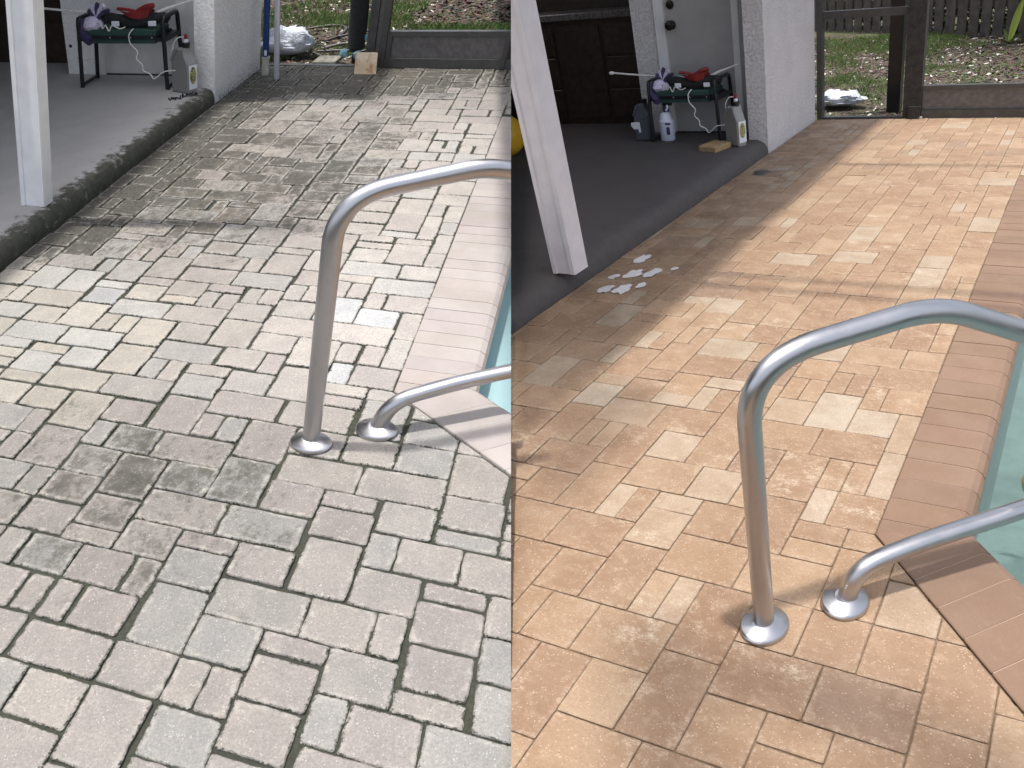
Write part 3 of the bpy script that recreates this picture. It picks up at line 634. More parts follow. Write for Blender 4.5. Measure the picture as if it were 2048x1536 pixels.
def house(d):
    s = d.slab; lv = d is L
    cf, cb = (66.6, 80.4) if lv else (72.2, 87.0)       # column front and back
    cw = 1.75 if lv else 2.1
    dv = 70.8 if lv else 75.4                            # door wall plane
    sh = 0 if lv else 0
    # stucco pier: grid so the foot can carry dirt
    mb = MB(); 
    def wallgrid(p0, p1, w0, w1, n=14):
        vs = []; wr = []; fs = []
        for i in range(n + 1):
            t = i / n; w = w0 + (w1 - w0) * t ** 2
            for j in range(5):
                x = j / 4; vs.append((p0[0] + (p1[0] - p0[0]) * x, p0[1] + (p1[1] - p0[1]) * x, w)); wr.append((sm(-w, -1.0, 0.1) * (1 if lv else 0.35), 0, 0))
        for i in range(n):
            for j in range(4): fs.append((i * 5 + j, i * 5 + j + 1, (i + 1) * 5 + j + 1, (i + 1) * 5 + j))
        mb.add(vs, fs, wear=wr)
    wallgrid((s - cw, cf), (s, cf), -0.3, 40); wallgrid((s, cf), (s, cb), -0.3, 40); wallgrid((s, cb), (s - cw, cb), -0.3, 40); wallgrid((s - cw, cb), (s - cw, cf), -0.3, 40)
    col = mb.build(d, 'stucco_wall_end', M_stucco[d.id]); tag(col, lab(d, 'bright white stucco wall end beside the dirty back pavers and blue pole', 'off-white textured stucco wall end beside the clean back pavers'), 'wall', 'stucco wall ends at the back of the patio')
    # house wall with door
    root = thing(d, 'house_wall', s - 12, dv, 1.4, lab(d, 'house back wall with a plain light grey door behind the folding seat, in even light', 'house back wall with a grey door in deep shade and two dark knobs'), 'wall', 'house walls under the porches')
    if lv: x0, x1, t0, dl, dr, x2 = -31.0, -28.0, -28.0, -27.1, -20.0, s - cw + 0.05
    else: x0, x1, t0, dl, dr, x2 = -33.7, -30.9, -30.9, -29.75, -22.1, s - cw + 0.05
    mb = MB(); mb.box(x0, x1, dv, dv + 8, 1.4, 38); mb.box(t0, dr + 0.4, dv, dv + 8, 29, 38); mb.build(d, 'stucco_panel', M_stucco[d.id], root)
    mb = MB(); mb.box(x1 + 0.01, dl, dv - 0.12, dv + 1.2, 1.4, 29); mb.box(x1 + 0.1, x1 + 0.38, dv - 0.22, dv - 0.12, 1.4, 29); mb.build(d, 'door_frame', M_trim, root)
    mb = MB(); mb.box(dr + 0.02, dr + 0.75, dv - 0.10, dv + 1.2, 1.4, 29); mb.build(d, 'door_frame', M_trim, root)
    mb = MB(); mb.box(dr + 0.75, x2, dv - 0.02, dv + 1.0, 1.4, 38); mb.build(d, 'side_panel', lab(d, M_door_lit, M_door_shaded), root)
    door = MB().box(dl, dr, dv + 0.22, dv + 0.7, 1.5, 28.9).build(d, 'door', lab(d, M_door_lit, M_door_shaded), root)
    MB().box(dl, dr, dv - 0.1, dv + 0.6, 1.38, 1.5).build(d, 'threshold', M_knob, root)
    if door:
        for kz in (12.4, 14.3):
            k = MB().lathe((0, 0, 0), [(0.42, 0), (0.45, 0.08), (0.40, 0.16), (0.2, 0.2), (0.2, 0.42), (0.42, 0.5), (0.5, 0.68), (0.42, 0.86), (0.15, 0.92)] if kz < 13 else [(0.42, 0), (0.45, 0.1), (0.38, 0.25), (0.1, 0.3)], 16)
            k.v = [(dl + 0.75 + a, dv + 0.22 - c, kz + b) for a, b, c in k.v]
            o = k.build(d, 'door_knob' if kz < 13 else 'deadbolt', M_knob, None, smooth=True)
            if o:
                o.parent = door; o.location = o.location - (door.location + root.location)
        # visible hole in the stucco strip near the floor
    MB().tube([(x0 + 0.5, dv - 0.02, 4.1), (x0 + 0.5, dv + 0.01, 4.1)], 0.16, 10).build(d, 'drain_hole', M_black, root)
    # dark bar recess left of the door wall
    bar = thing(d, 'bar_cabinet', x0 - 10, dv + 5, 1.4, lab(d, 'dark bar cabinet glimpsed between the white post and the stucco strip', 'dark timber bar cabinet with stone counter in the porch shade'), 'cabinet', 'bar cabinets under the porches')
    b0 = dv + 4.5; x9 = x0 - 34
    MB().box(x9, x0 - 0.02, b0, b0 + 5, 1.42, 13.2).build(d, 'carcass', M_cab, bar)
    MB().bbox(x9, x0 - 0.02, b0 - 0.6, b0 + 5, 13.22, 13.9, 0.08).build(d, 'countertop', M_count, bar)
    for i in range(5):
        a = x0 - 0.3 - 6.6 * (i + 1)
        if i % 2 == 0:
            for k in range(3): MB().bbox(a + 0.2, a + 6.3, b0 - 0.25, b0 - 0.01, 2.2 + 3.6 * k, 5.5 + 3.6 * k, 0.07).build(d, 'drawer_front', M_cab, bar)
        else:
            MB().bbox(a + 0.2, a + 6.3, b0 - 0.25, b0 - 0.01, 2.2, 12.7, 0.07).build(d, 'cabinet_door', M_cab, bar)
    o = MB().box(x9, x0 - 0.02, b0 + 5.1, b0 + 6, 1.4, 38).build(d, 'back_wall', M_cab); tag(o, lab(d, 'dark rear wall behind the bar, a sliver left of the stucco strip', 'near-black rear wall above the bar counter'), 'wall')
    o = MB().box(x9 - 3, x9 - 0.1, -12, b0 + 6, 1.4, 38).build(d, 'side_wall', M_cab); 
    if o: tag(o, lab(d, 'dark brown house wall far left behind the white post', 'dark house wall at the far side of the shaded porch'), 'wall')
    # porch post
    pu, pv, pw = ((-17.4, 35.05, 1.62) if lv else (-18.25, 36.75, 1.72)); pd = 1.15 if lv else 1.45; pm = M_white if lv else M_white2
    post = thing(d, 'porch_post', pu + pw / 2, pv + pd / 2, 1.4, lab(d, 'bright white square porch post on the mossy slab edge', 'pinkish white porch post on the charcoal slab in shade'), 'post', 'white porch posts')
    def lean(mb):
        if lv: mb.v = [(x + (z - 1.4) * 0.106, y, z) for x, y, z in mb.v]
        return mb
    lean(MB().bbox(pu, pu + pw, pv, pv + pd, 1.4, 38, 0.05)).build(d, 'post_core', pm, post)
    lean(MB().box(pu + 0.02, pu + 0.28, pv - 0.14, pv - 0.004, 1.42, 38)).build(d, 'trim_strip', pm, post)
    lean(MB().box(pu + pw - 0.34, pu + pw - 0.02, pv - 0.10, pv - 0.004, 1.42, 38)).build(d, 'trim_strip', pm, post)
    # porch roof, unseen; eaves set by where their shade should fall
    ru = -26.4 if lv else -4.5  # left eave pulled back to keep its deck sunlit
    rf = thing(d, 'porch_roof', s - 15, 40, 36, lab(d, 'porch roof set back over the grey porch floor, above the picture', 'deep porch roof over the charcoal porch floor, above the picture'), 'roof', 'porch roofs')
    MB().box(-66, ru, -14, dv + 14, 36.5, 38).build(d, 'soffit', M_roof, rf, over=0.0 if lv else 0.34); MB().box(ru + 0.01, ru + 0.4, -14, dv + 14, 35.5, 38.6).build(d, 'fascia', M_white, rf)  # right soffit reaches past the seam to shade the slab strip
house(L); house(R)

# ------------------------------------------------------------------ things on the porch floor
def place(mb, au, av, aw, rot=0):
    c, s_ = math.cos(rot), math.sin(rot); mb.v = [(au + x * c - y * s_, av + x * s_ + y * c, aw + z) for x, y, z in mb.v]; return mb
def seat(d, u0, v0):
    lv = d is L; wd = 8.1; dp = 3.6; top = 6.15
    root = thing(d, 'folding_garden_kneeler', u0 + wd / 2, v0 + dp / 2, 1.4, 'black folding kneeler seat with green pad %s' % ('in light in front of the pale grey door' if lv else 'in shade in front of the grey door'), 'garden seat', 'folding kneeler seats')
    z0 = 1.4
    for k, x in enumerate((0.0, wd)):
        sg = -1 if k == 0 else 1; xb = x + sg * 0.15
        MB().tube(smooth_path([(u0 + x, v0, z0), (u0 + x - sg * 0.25, v0 + 0.1, z0 + top), (u0 + x - sg * 0.25, v0 + dp, z0 + top), (u0 + xb, v0 + dp + 0.1, z0)], 0.45, 6), 0.19, 10).build(d, 'leg', M_blackm, root, smooth=True)
        MB().tube([(u0 + x, v0 + 0.05, z0 + 0.25), (u0 + xb, v0 + dp, z0 + 0.25)], 0.15, 8).build(d, 'foot_bar', M_blackm, root, smooth=True)
        MB().bbox(u0 + x - 0.5 + (0.45 if k == 0 else -0.45) * 1, u0 + x + 0.5 + (0.45 if k == 0 else -0.45), v0 + 0.05, v0 + dp - 0.1, z0 + 4.2, z0 + 4.55, 0.05).build(d, 'hinge_plate', M_blackm, root)
    MB().bbox(u0 + 0.9, u0 + wd - 0.9, v0 + 0.1, v0 + dp - 0.2, z0 + 4.7, z0 + 5.2, 0.12).build(d, 'seat_pad', M_green, root)
    MB().box(u0 + 0.7, u0 + wd - 0.7, v0 + 0.02, v0 + dp - 0.1, z0 + 4.4, z0 + 4.7).build(d, 'seat_frame', M_blackm, root)
    MB().bbox(u0 + 1.0, u0 + wd - 1.0, v0 + 0.2, v0 + dp - 0.3, z0 + 4.0, z0 + 4.4, 0.05).build(d, 'under_pad', M_green, root)
    for i in range(4):
        MB().tube([(u0 + 1.2 + i * 1.9, v0 - 0.02, z0 + 4.55), (u0 + 1.2 + i * 1.9, v0 + 0.03, z0 + 4.55)], 0.06, 6).build(d, 'rivet', M_silver, root)
    sz = z0 + 5.22
    # dark pouch / tool bag under the gloves
    pb = MB(); pts = cat([(u0 + 1.2, v0 + 1.4, sz + 0.45), (u0 + 2.8, v0 + 1.2, sz + 0.75), (u0 + 4.6, v0 + 1.4, sz + 0.35), (u0 + 6.0, v0 + 1.2, sz + 0.55), (u0 + 7.3, v0 + 1.5, sz + 0.75), (u0 + 7.9, v0 + 1.6, sz + 0.5)], 5)
    pb.tube(pts, 0.5, 10, rr=[0.28 + 0.3 * math.sin(math.pi * min(1, i / (len(pts) - 1))) + 0.07 * noise.noise(Vector((i * 0.7, 0, 0))) for i in range(len(pts))])
    o = pb.build(d, 'cloth_bag', M_black, smooth=True); tag(o, 'crumpled black cloth lying along the green kneeler pad %s' % lab(d, 'by the pale door', 'in the dark porch'), 'cloth', 'black cloths on the kneelers')
    # lilac work glove with navy fingers
    gl = thing(d, 'work_glove', u0 + 1.8, v0 + 1.0, sz, 'lilac and navy work glove heaped at the left end of the %s kneeler' % lab(d, 'brightly lit', 'shaded'), 'glove', 'lilac gloves')
    hm = MB(); rr = random.Random(4); n = 14; prof = [(0.25, 0.0), (0.75, 0.1), (0.95, 0.45), (0.85, 0.85), (0.5, 1.15), (0.12, 1.25)]
    hm.lathe((0, 0, 0), prof, n, 1.0, 0.8); hm.v = [(x * (1 + 0.35 * noise.noise(Vector((x * 2, y * 2, z * 2)))), y * (1 + 0.3 * noise.noise(Vector((x * 2, y * 2, z * 2 + 9)))), z + 0.2 * noise.noise(Vector((x * 2.6, y * 2, 5)))) for x, y, z in hm.v]
    place(hm, u0 + 1.3, v0 + 0.7, sz - 0.2).build(d, 'palm', M_glove, gl, smooth=True)
    for i in range(5):
        a = 0.35 + i * 0.45; b0 = Vector((u0 + 1.5 + i * 0.12, v0 + 0.8, sz + 0.7)); dirv = Vector((math.cos(a + 0.3), -0.1, math.sin(a + 0.3)))
        MB().tube(cat([b0, b0 + dirv * 0.7, b0 + dirv * 1.25 + Vector((0.1, 0, -0.05)), b0 + dirv * 1.55 + Vector((0.2, 0, -0.15))], 4), 0.2, 8, rr=None).build(d, 'finger', M_navy if i % 2 == 0 else M_glove, gl, smooth=True)
    MB().tube(cat([(u0 + 0.3, v0 + 0.6, sz + 0.9), (u0 + 0.25, v0 + 0.5, sz + 0.1), (u0 + 0.7, v0 + 0.2, sz - 0.6), (u0 + 1.3, v0 - 0.1, sz - 1.0)], 4), 0.42, 10).build(d, 'cuff', M_navy, gl, smooth=True)
    # red glove
    rg = thing(d, 'rubber_glove', u0 + 5.4, v0 + 1.2, sz, 'folded red rubber glove on the right half of the %s kneeler' % lab(d, 'brightly lit', 'shaded'), 'glove', 'red gloves')
    rm = MB(); o0 = (u0 + 4.2, v0 + 0.9, sz + 0.55)
    rm.add([(u0 + 3.7, v0 + 1.0, sz + 1.45), (u0 + 4.6, v0 + 0.6, sz + 1.35), (u0 + 5.6, v0 + 0.6, sz + 1.42), (u0 + 6.7, v0 + 0.8, sz + 1.75), (u0 + 6.6, v0 + 1.8, sz + 1.3), (u0 + 5.4, v0 + 2.0, sz + 1.15), (u0 + 4.4, v0 + 1.8, sz + 1.0),
            (u0 + 4.7, v0 + 0.7, sz + 0.85), (u0 + 5.6, v0 + 0.6, sz + 0.75), (u0 + 6.3, v0 + 0.8, sz + 0.9), (u0 + 6.3, v0 + 1.7, sz + 0.6), (u0 + 4.7, v0 + 1.7, sz + 0.6)],
           [(0, 1, 2, 3, 4, 5, 6), (0, 7, 8, 1), (1, 8, 2), (2, 8, 9, 3), (3, 9, 10, 4), (4, 10, 11, 5), (5, 11, 6), (6, 11, 7, 0), (7, 11, 10, 9, 8)])
    rm.build(d, 'cuff', M_red, rg, smooth=True)
    MB().tube(cat([(u0 + 5.4, v0 + 0.9, sz + 1.35), (u0 + 6.2, v0 + 0.8, sz + 1.75), (u0 + 6.9, v0 + 0.9, sz + 1.85)], 4), 0.22, 8).build(d, 'finger', M_red, rg, smooth=True)
    MB().tube(cat([(u0 + 5.4, v0 + 0.8, sz + 1.35), (u0 + 4.5, v0 + 0.8, sz + 1.55), (u0 + 3.6, v0 + 0.9, sz + 1.6)], 4), 0.14, 8).build(d, 'finger', M_red, rg, smooth=True)
    # white wand, two exposed ends
    wa = thing(d, 'spray_wand', u0 + 3, v0 + 1.6, sz + 1, 'thin white spray wand lying across the %s kneeler, ends sticking out' % lab(d, 'brightly lit', 'shaded'), 'wand', 'white wands')
    MB().tube([(u0 - 4.6, v0 + 1.2, sz + 1.75), (u0 - 0.5, v0 + 1.3, sz + 1.35), (u0 + 1.3, v0 + 1.4, sz + 1.2), (u0 + 4.0, v0 + 1.7, sz + 0.95)], 0.1, 8).build(d, 'tube', M_cord, wa, smooth=True)
    MB().lathe((u0 - 4.7, v0 + 1.2, sz + 1.56), [(0.05, 0), (0.2, 0.08), (0.22, 0.22), (0.1, 0.36)], 10, 1.6, 1).build(d, 'nozzle', M_cord, wa, smooth=True)
    MB().tube([(u0 + 6.9, v0 + 1.6, sz + 1.1), (u0 + 7.7, v0 + 1.5, sz + 1.45), (u0 + 10.2, v0 + 1.4, sz + 2.2)], 0.1, 8, rr=[0.18, 0.14, 0.05]).build(d, 'handle_end', M_cord, wa, smooth=True)
    for x in (2.6, 5.9):
        o = MB().bbox(u0 + x + 0.6, u0 + x + 1.3, v0 + 0.3, v0 + 0.45, sz + 0.25, sz + 0.65, 0.04).build(d, 'tag', M_label); tag(o, 'small white tag %s on the %s kneeler' % ('left of the red glove' if x < 4 else 'below the red glove', lab(d, 'brightly lit', 'shaded')), 'tag', 'white tags')
    cords = [[(u0 + 1.9, v0 + 0.1, sz + 0.45), (u0 + 2.3, v0 - 0.05, sz + 0.7), (u0 + 2.5, v0, sz + 0.1), (u0 + 2.8, v0 - 0.05, sz + 0.4), (u0 + 3.1, v0 - 0.05, sz - 0.1), (u0 + 3.4, v0, sz + 0.35), (u0 + 4.1, v0 - 0.05, sz + 0.1), (u0 + 4.6, v0, sz + 0.25)],
             [(u0 + 5.3, v0, sz + 0.1), (u0 + 5.0, v0 - 0.3, sz - 0.35), (u0 + 5.1, v0 - 0.4, sz - 1.1), (u0 + 5.7, v0 - 0.4, sz - 1.8), (u0 + 5.6, v0 - 0.5, sz - 2.4), (u0 + 6.1, v0 - 0.5, sz - 2.9), (u0 + 6.2, v0 - 0.6, sz - 3.4), (u0 + 6.8, v0 - 0.6, sz - 3.7), (u0 + 7.1, v0 - 0.6, sz - 4.1), (u0 + 7.5, v0 - 0.7, sz - 3.9), (u0 + 8.2, v0 - 0.9, sz - 3.4), (u0 + 9.3, v0 - 1.2, sz - 3.2)]]
    for i, c in enumerate(cords):
        o = MB().tube(cat(c, 5), 0.05, 6).build(d, 'cord', M_cord, smooth=True); tag(o, ('short white cord looped in front of the lilac glove on the %s kneeler' if i == 0 else 'long white cord hanging from the %s kneeler towards the right jug') % lab(d, 'brightly lit', 'shaded'), 'cord', 'white cords')
def jug(d, u, v, rot, label, m, wd=2.0, art=True):
    root = thing(d, 'detergent_jug', u + wd / 2, v, 1.4, label, 'jug', 'grey plastic jugs')
    th = 1.15
    body = [(0, 0), (wd, 0), (wd, 2.5), (wd * 0.92, 2.95), (wd * 0.80, 3.45), (wd * 0.74, 3.9), (wd * 0.46, 3.9), (wd * 0.30, 3.7), (0.08, 3.0), (0, 2.8)]
    def ext(poly, a, b, ch=0.14):
        n = len(poly); cx = sum(p[0] for p in poly) / n; cy = sum(p[1] for p in poly) / n; vs = []
        for (t, ins) in ((a, ch), (a + ch, 0), (b - ch, 0), (b, ch)):
            for x, z in poly: vs.append((x + (cx - x) * ins / max(0.6, abs(cx - x)) * (1 if abs(cx - x) > 0.05 else 0), t, z + (cy - z) * ins / max(0.6, abs(cy - z))))
        fs = [tuple(range(n)), tuple(range(4 * n - 1, 3 * n - 1, -1))]
        for q in range(3):
            for i in range(n): fs.append((q * n + i, (q + 1) * n + i, (q + 1) * n + (i + 1) % n, q * n + (i + 1) % n))
        mb = MB(); mb.add(vs, fs); return mb
    place(ext(body, 0, th), u, v, 1.4, rot).build(d, 'body', m, root)
    place(ext([(0.02, 2.75), (0.32, 2.75), (0.62, 3.35), (0.95, 3.78), (0.9, 3.98), (0.5, 3.75)], -0.12, 0.3, 0.05), u, v, 1.4, rot).build(d, 'handle', m, root)
    place(MB().lathe((wd * 0.66, th / 2, 3.88), [(0.30, 0), (0.30, 0.12), (0.34, 0.14), (0.34, 0.42), (0.2, 0.46)], 16), u, v, 1.4, rot).build(d, 'cap', M_blackm, root, smooth=True)
    if art:
        place(MB().box(wd + 0.005, wd + 0.03, 0.12, th - 0.08, 0.35, 2.45), u, v, 1.4, rot).build(d, 'label_panel', M_label, root)
        pl = [(wd + 0.04, th / 2 + 0.38 * math.cos(a), 1.55 + 0.75 * math.sin(a)) for a in [2 * math.pi * i / 18 for i in range(18)]]
        mb = MB(); mb.add(pl, [tuple(range(18))]); place(mb, u, v, 1.4, rot).build(d, 'label_art', M_art, root)
        place(MB().lathe((wd * 0.66, th / 2, 4.3), [(0.2, 0), (0.2, 0.25), (0.1, 0.3)], 12), u, v, 1.4, rot).build(d, 'spout', M_label, root, smooth=True)
        place(MB().lathe((wd * 0.66, th / 2, 4.6), [(0.12, 0), (0.16, 0.12), (0.14, 0.36), (0.05, 0.42)], 12), u, v, 1.4, rot).build(d, 'nozzle', M_red, root, smooth=True)
        place(MB().tube(cat([(wd * 0.62, th * 0.3, 4.8), (wd * 0.38, 0.2, 4.7), (wd * 0.18, 0.1, 4.2), (wd * 0.12, 0.1, 3.6)], 5), 0.05, 6), u, v, 1.4, rot).build(d, 'feed_hose', M_cord, root, smooth=True)
seat(R, -30.4, 71.2); seat(L, -27.2, 65.6)
jug(R, -21.1, 69.9, -0.42, 'grey plastic jug with a picture label beside the shaded stucco wall end', M_jug)
jug(L, -18.5, 64.9, -0.42, 'grey plastic jug with picture label and red nozzle on the light grey slab', M_jug)
jug(R, -32.7, 71.5, 0.0, 'dark grey plastic jug with a white sticker left of the kneeler legs', M_jugd, 1.9, art=False)
o = None
jr = [o for o in bpy.data.objects if o.name.startswith('detergent_jug')][-1]
MB().add([(-33.0, 71.42, 3.35), (-32.2, 71.42, 3.45), (-31.9, 71.42, 3.4), (-31.85, 71.42, 2.35), (-32.1, 71.42, 2.3), (-32.2, 71.42, 2.7), (-32.7, 71.42, 2.65), (-33.0, 71.42, 3.0), (-33.0, 71.5, 3.35), (-32.2, 71.5, 3.45)], [(0, 1, 2, 3, 4, 5, 6, 7), (0, 8, 9, 1)]).build(R, 'sticker', M_label, jr)
# white trigger sprayer
sp = thing(R, 'sprayer_bottle', -29.0, 71.6, 1.4, 'white trigger sprayer bottle with blue print under the kneeler', 'bottle')
MB().lathe((-28.9, 71.9, 1.4), [(0.74, 0), (0.82, 0.08), (0.84, 1.9), (0.86, 2.05), (0.78, 2.15), (0.70, 2.25), (0.62, 2.7), (0.36, 2.98), (0.26, 3.02)], 24, 1.0, 0.72).build(R, 'body', M_botl, sp, smooth=True)
MB().lathe((-28.75, 71.9, 4.42), [(0.32, 0), (0.34, 0.55), (0.22, 0.62)], 14).build(R, 'collar', M_navy, sp, smooth=True)
MB().bbox(-29.1, -28.0, 71.7, 72.1, 5.05, 5.45, 0.08).build(R, 'trigger_head', M_blackm, sp)
MB().tube(cat([(-28.45, 71.6, 5.1), (-28.35, 71.55, 4.9), (-28.55, 71.55, 4.6)], 4), 0.11, 8).build(R, 'trigger', M_label, sp, smooth=True)
MB().box(-28.70, -28.1, 71.28, 71.31, 3.15, 3.35).add([(-28.62, 71.285, 2.9), (-28.25, 71.33, 2.9), (-28.25, 71.33, 2.1), (-28.62, 71.285, 2.1)], [(0, 1, 2, 3)]).build(R, 'blue_print', M_navy, sp)
# tan block on the floor
sb = MB().bbox(0, 2.35, 0, 2.5, 0, 0.52, 0.1); place(sb, -23.1, 67.6, 1.4, -0.28)
tag(sb.build(R, 'paver_sample', M_sponge), 'small tan block lying flat on the charcoal porch floor', 'block')
# yellow ball behind the post
bl = MB(); n = 28; vs = []; fs = []
bl.lathe((-44.7, 64.6, 1.4), [(2.25 * math.sin(math.pi * (0.02 + 0.96 * i / 20)), 2.25 - 2.25 * math.cos(math.pi * (0.02 + 0.96 * i / 20))) for i in range(21)], 32)
tag(bl.build(R, 'exercise_ball', M_ball, smooth=True), 'big yellow ball on the dark porch floor behind the white post', 'ball')
# floating toy in the pool
fl = MB(); fl.lathe((13.5, 27.1, -2.9), [(0.9 * math.sin(math.pi * (0.03 + 0.94 * i / 12)), 0.9 - 0.9 * math.cos(math.pi * (0.03 + 0.94 * i / 12))) for i in range(13)], 20)
tag(fl.build(R, 'float_ball', M_ball, smooth=True), 'yellow float bobbing in the pool water at the right edge', 'pool toy')
# puddle by the porch edge: pale patches stand in for its bright reflection
pr = random.Random(2)
pud = thing(R, 'puddle', -14.4, 40, 0.03, '', None); pud['kind'] = 'structure'
for cx, cy, ru, rv in [(-15.2, 37.6, .55, .7), (-13.95, 37.9, .6, .8), (-12.9, 38.8, .4, .5), (-15.7, 39.7, .35, .5), (-14.6, 40.5, .6, .85), (-13.2, 40.8, .6, .8), (-15.4, 43.0, .5, .8), (-12.1, 41.8, .3, .35)]:
    mb = MB()
    for k in range(7):
        ox, oy = pr.uniform(-.45, .45) * ru, pr.uniform(-.45, .45) * rv; a0 = pr.uniform(0, 3); pts = []
        for i in range(9):
            a = a0 + 2 * math.pi * i / 9; r_ = pr.uniform(0.35, 0.85); pts.append((cx + ox + ru * r_ * math.cos(a), cy + oy + rv * r_ * math.sin(a), 0.043 + 0.0015 * k))
        mb.add(pts, [tuple(range(9))])
    mb.build(R, 'reflection_patch', M_puddle, pud)
tag(MB().add([(-15.3 + 0.8 * math.cos(a) * (1 + .3 * math.sin(5 * a)), 65.2 + 0.9 * math.sin(a), 0.04) for a in [math.tau * i / 16 for i in range(16)]], [tuple(range(16))]).build(R, 'dark_stain', M_blackm), 'small dark drain on tan pavers near the wall end', 'stain')  # flat dark stain lying on the pavers
# litter by the mossy slab
vr = random.Random(8)
vm = MB()
for k in range(14):
    x, y = -17.6 + k * 0.13, 62.0 + k * 0.16
    vm.tube(cat([(x, y, 1.42), (x + vr.uniform(-.3, .3), y + vr.uniform(-.3, .3), 1.5 + vr.uniform(0, .25)), (x + vr.uniform(-.3, .4), y + vr.uniform(-.3, .4), 1.43)], 3), 0.05, 5)
tag(vm.build(L, 'dead_vine', M_black), 'dark dead vine twig at the foot of the white stucco wall end', 'twig')
pm = MB()
for k in range(6):
    x, y = -16.0 + vr.uniform(-.35, .35), 55.5 + vr.uniform(-.5, .5)
    pm.add([(x, y, 0.2 + vr.random() * .3), (x + .3, y + .1, .25), (x + .25, y + .4, .3 + vr.random() * .3), (x - .05, y + .35, .2)], [(0, 1, 2, 3)])
tag(pm.build(L, 'paper_scrap', M_paper), 'crumpled white paper scrap at the mossy slab edge', 'litter')

# ------------------------------------------------------------------ back opening: frames, panel, poles
def bars(d, root, name, m, *bx):
    for b in bx: MB().box(*b).build(d, name, m, root)
eL = thing(L, 'screen_door_frame', -4.6, 81.5, 0, 'tall dark bronze door frame beside the leaning tan tile', 'door frame')
bars(L, eL, 'jamb', M_bronze, (-5.5, -4.75, 81.3, 82.6, -0.1, 34)); bars(L, eL, 'jamb', M_bronze2, (-4.73, -4.35, 81.55, 82.4, -0.1, 34)); bars(L, eL, 'jamb', M_bronze, (-4.33, -3.75, 81.2, 82.3, -0.1, 34))
bars(L, eL, 'head_rail', M_bronze, (-17, -3.75, 81.3, 82.4, 34.02, 35))
kp = thing(L, 'kick_panel', 1.3, 81.4, 0, 'low bronze screen kick panel between dark rails at the back of the mossy patio', 'screen panel')
bars(L, kp, 'top_rail', M_bronze, (-3.72, 6.6, 81.25, 82.0, 3.0, 3.42)); bars(L, kp, 'bottom_rail', M_bronze, (-3.72, 6.6, 81.1, 82.0, 0.06, 0.92)); bars(L, kp, 'inset_panel', M_bronze2, (-3.72, 6.2, 81.5, 81.8, 0.93, 2.99))
bars(L, kp, 'side_stile', M_bronze, (6.22, 7.2, 81.2, 82.05, 0.93, 2.99))
bars(L, kp, 'side_stile', M_bronze, (-3.70, -3.3, 81.2, 81.49, 0.93, 2.99))
bars(L, kp, 'screen_post', M_bronze, (6.62, 8.0, 81.2, 82.3, -0.1, 34))
tag(MB().box(-15.2, -3.75, 81.65, 82.5, -0.5, 0.05).build(L, 'door_sill', M_bronze), 'dirty dark sill across the open back doorway of the mossy patio', 'sill')
um = thing(L, 'closed_umbrella', -7.2, 84.5, 0.3, 'tall black covered umbrella bundle standing outside the open doorway', 'umbrella')
MB().tube([(-7.0, 84.5, 0.9), (-7.0, 84.5, 1.2), (-7.05, 84.5, 3), (-7.25, 84.5, 12), (-7.4, 84.5, 30)], 0.9, 16, rr=[0.45, 0.78, 0.86, 0.86, 0.8]).build(L, 'cover', M_black, um, smooth=True)
MB().lathe((-7.0, 84.5, -0.3), [(0.3, 0), (0.35, 1.3), (0.2, 1.5)], 12).build(L, 'pole_foot', M_blackm, um, smooth=True)
for a, b, w in ((-8.0, 84.0, 0.45), (-6.6, 83.6, 0.35), (-5.85, 84.2, 2.0)):
    mb = MB().lathe((a, b, w), [(0.40, 0), (0.44, 0.2), (0.38, 0.5), (0.15, 0.75)], 12, 1.0, 0.35); mb.v = [(x + 0.3 * noise.noise(Vector((x * 3, y * 3, z * 3))), y, z) for x, y, z in mb.v]; mb.build(L, 'blue_fabric', M_lblue, um)
bp = thing(L, 'blue_pole', -13.95, 77.6, 0, 'dark blue pole in a dirty white pipe stub beside the white wall end', 'pole')
MB().tube([(-13.9, 77.6, 1.3), (-14.1, 77.6, 30)], 0.3, 12).build(L, 'shaft', M_blue, bp, smooth=True)
MB().tube([(-13.85, 77.55, 0), (-13.87, 77.6, 1.6)], 0.33, 12).build(L, 'pipe_stub', M_pvc, bp, smooth=True)
MB().tube([(-13.87, 77.6, 1.55), (-13.88, 77.6, 1.8)], 0.37, 12).build(L, 'collar', M_pvc, bp, smooth=True)
MB().box(-13.95, -13.7, 77.24, 77.29, 1.95, 2.45).build(L, 'sticker', M_label, bp)
sp_ = thing(L, 'silver_pole', -12.35, 76, 0, 'thin pale aluminium pole standing upright right of the blue pole', 'pole')
MB().tube([(-12.35, 76, 0), (-12.6, 76, 7.3), (-13.3, 76, 30)], 0.25, 12).build(L, 'shaft', M_silver, sp_, smooth=True)
mb = MB().bbox(-0.98, 0.98, -0.12, 0.12, 0, 1.95, 0.1); mb.v = [(-4.85 + x - z * 0.13, 78.5 + y + z * 0.55, 0.03 + z * 0.93) for x, y, z in mb.v]
tag(mb.build(L, 'concrete_tile', M_tile), 'square tan rust-stained tile leaning at the foot of the door frame', 'tile')
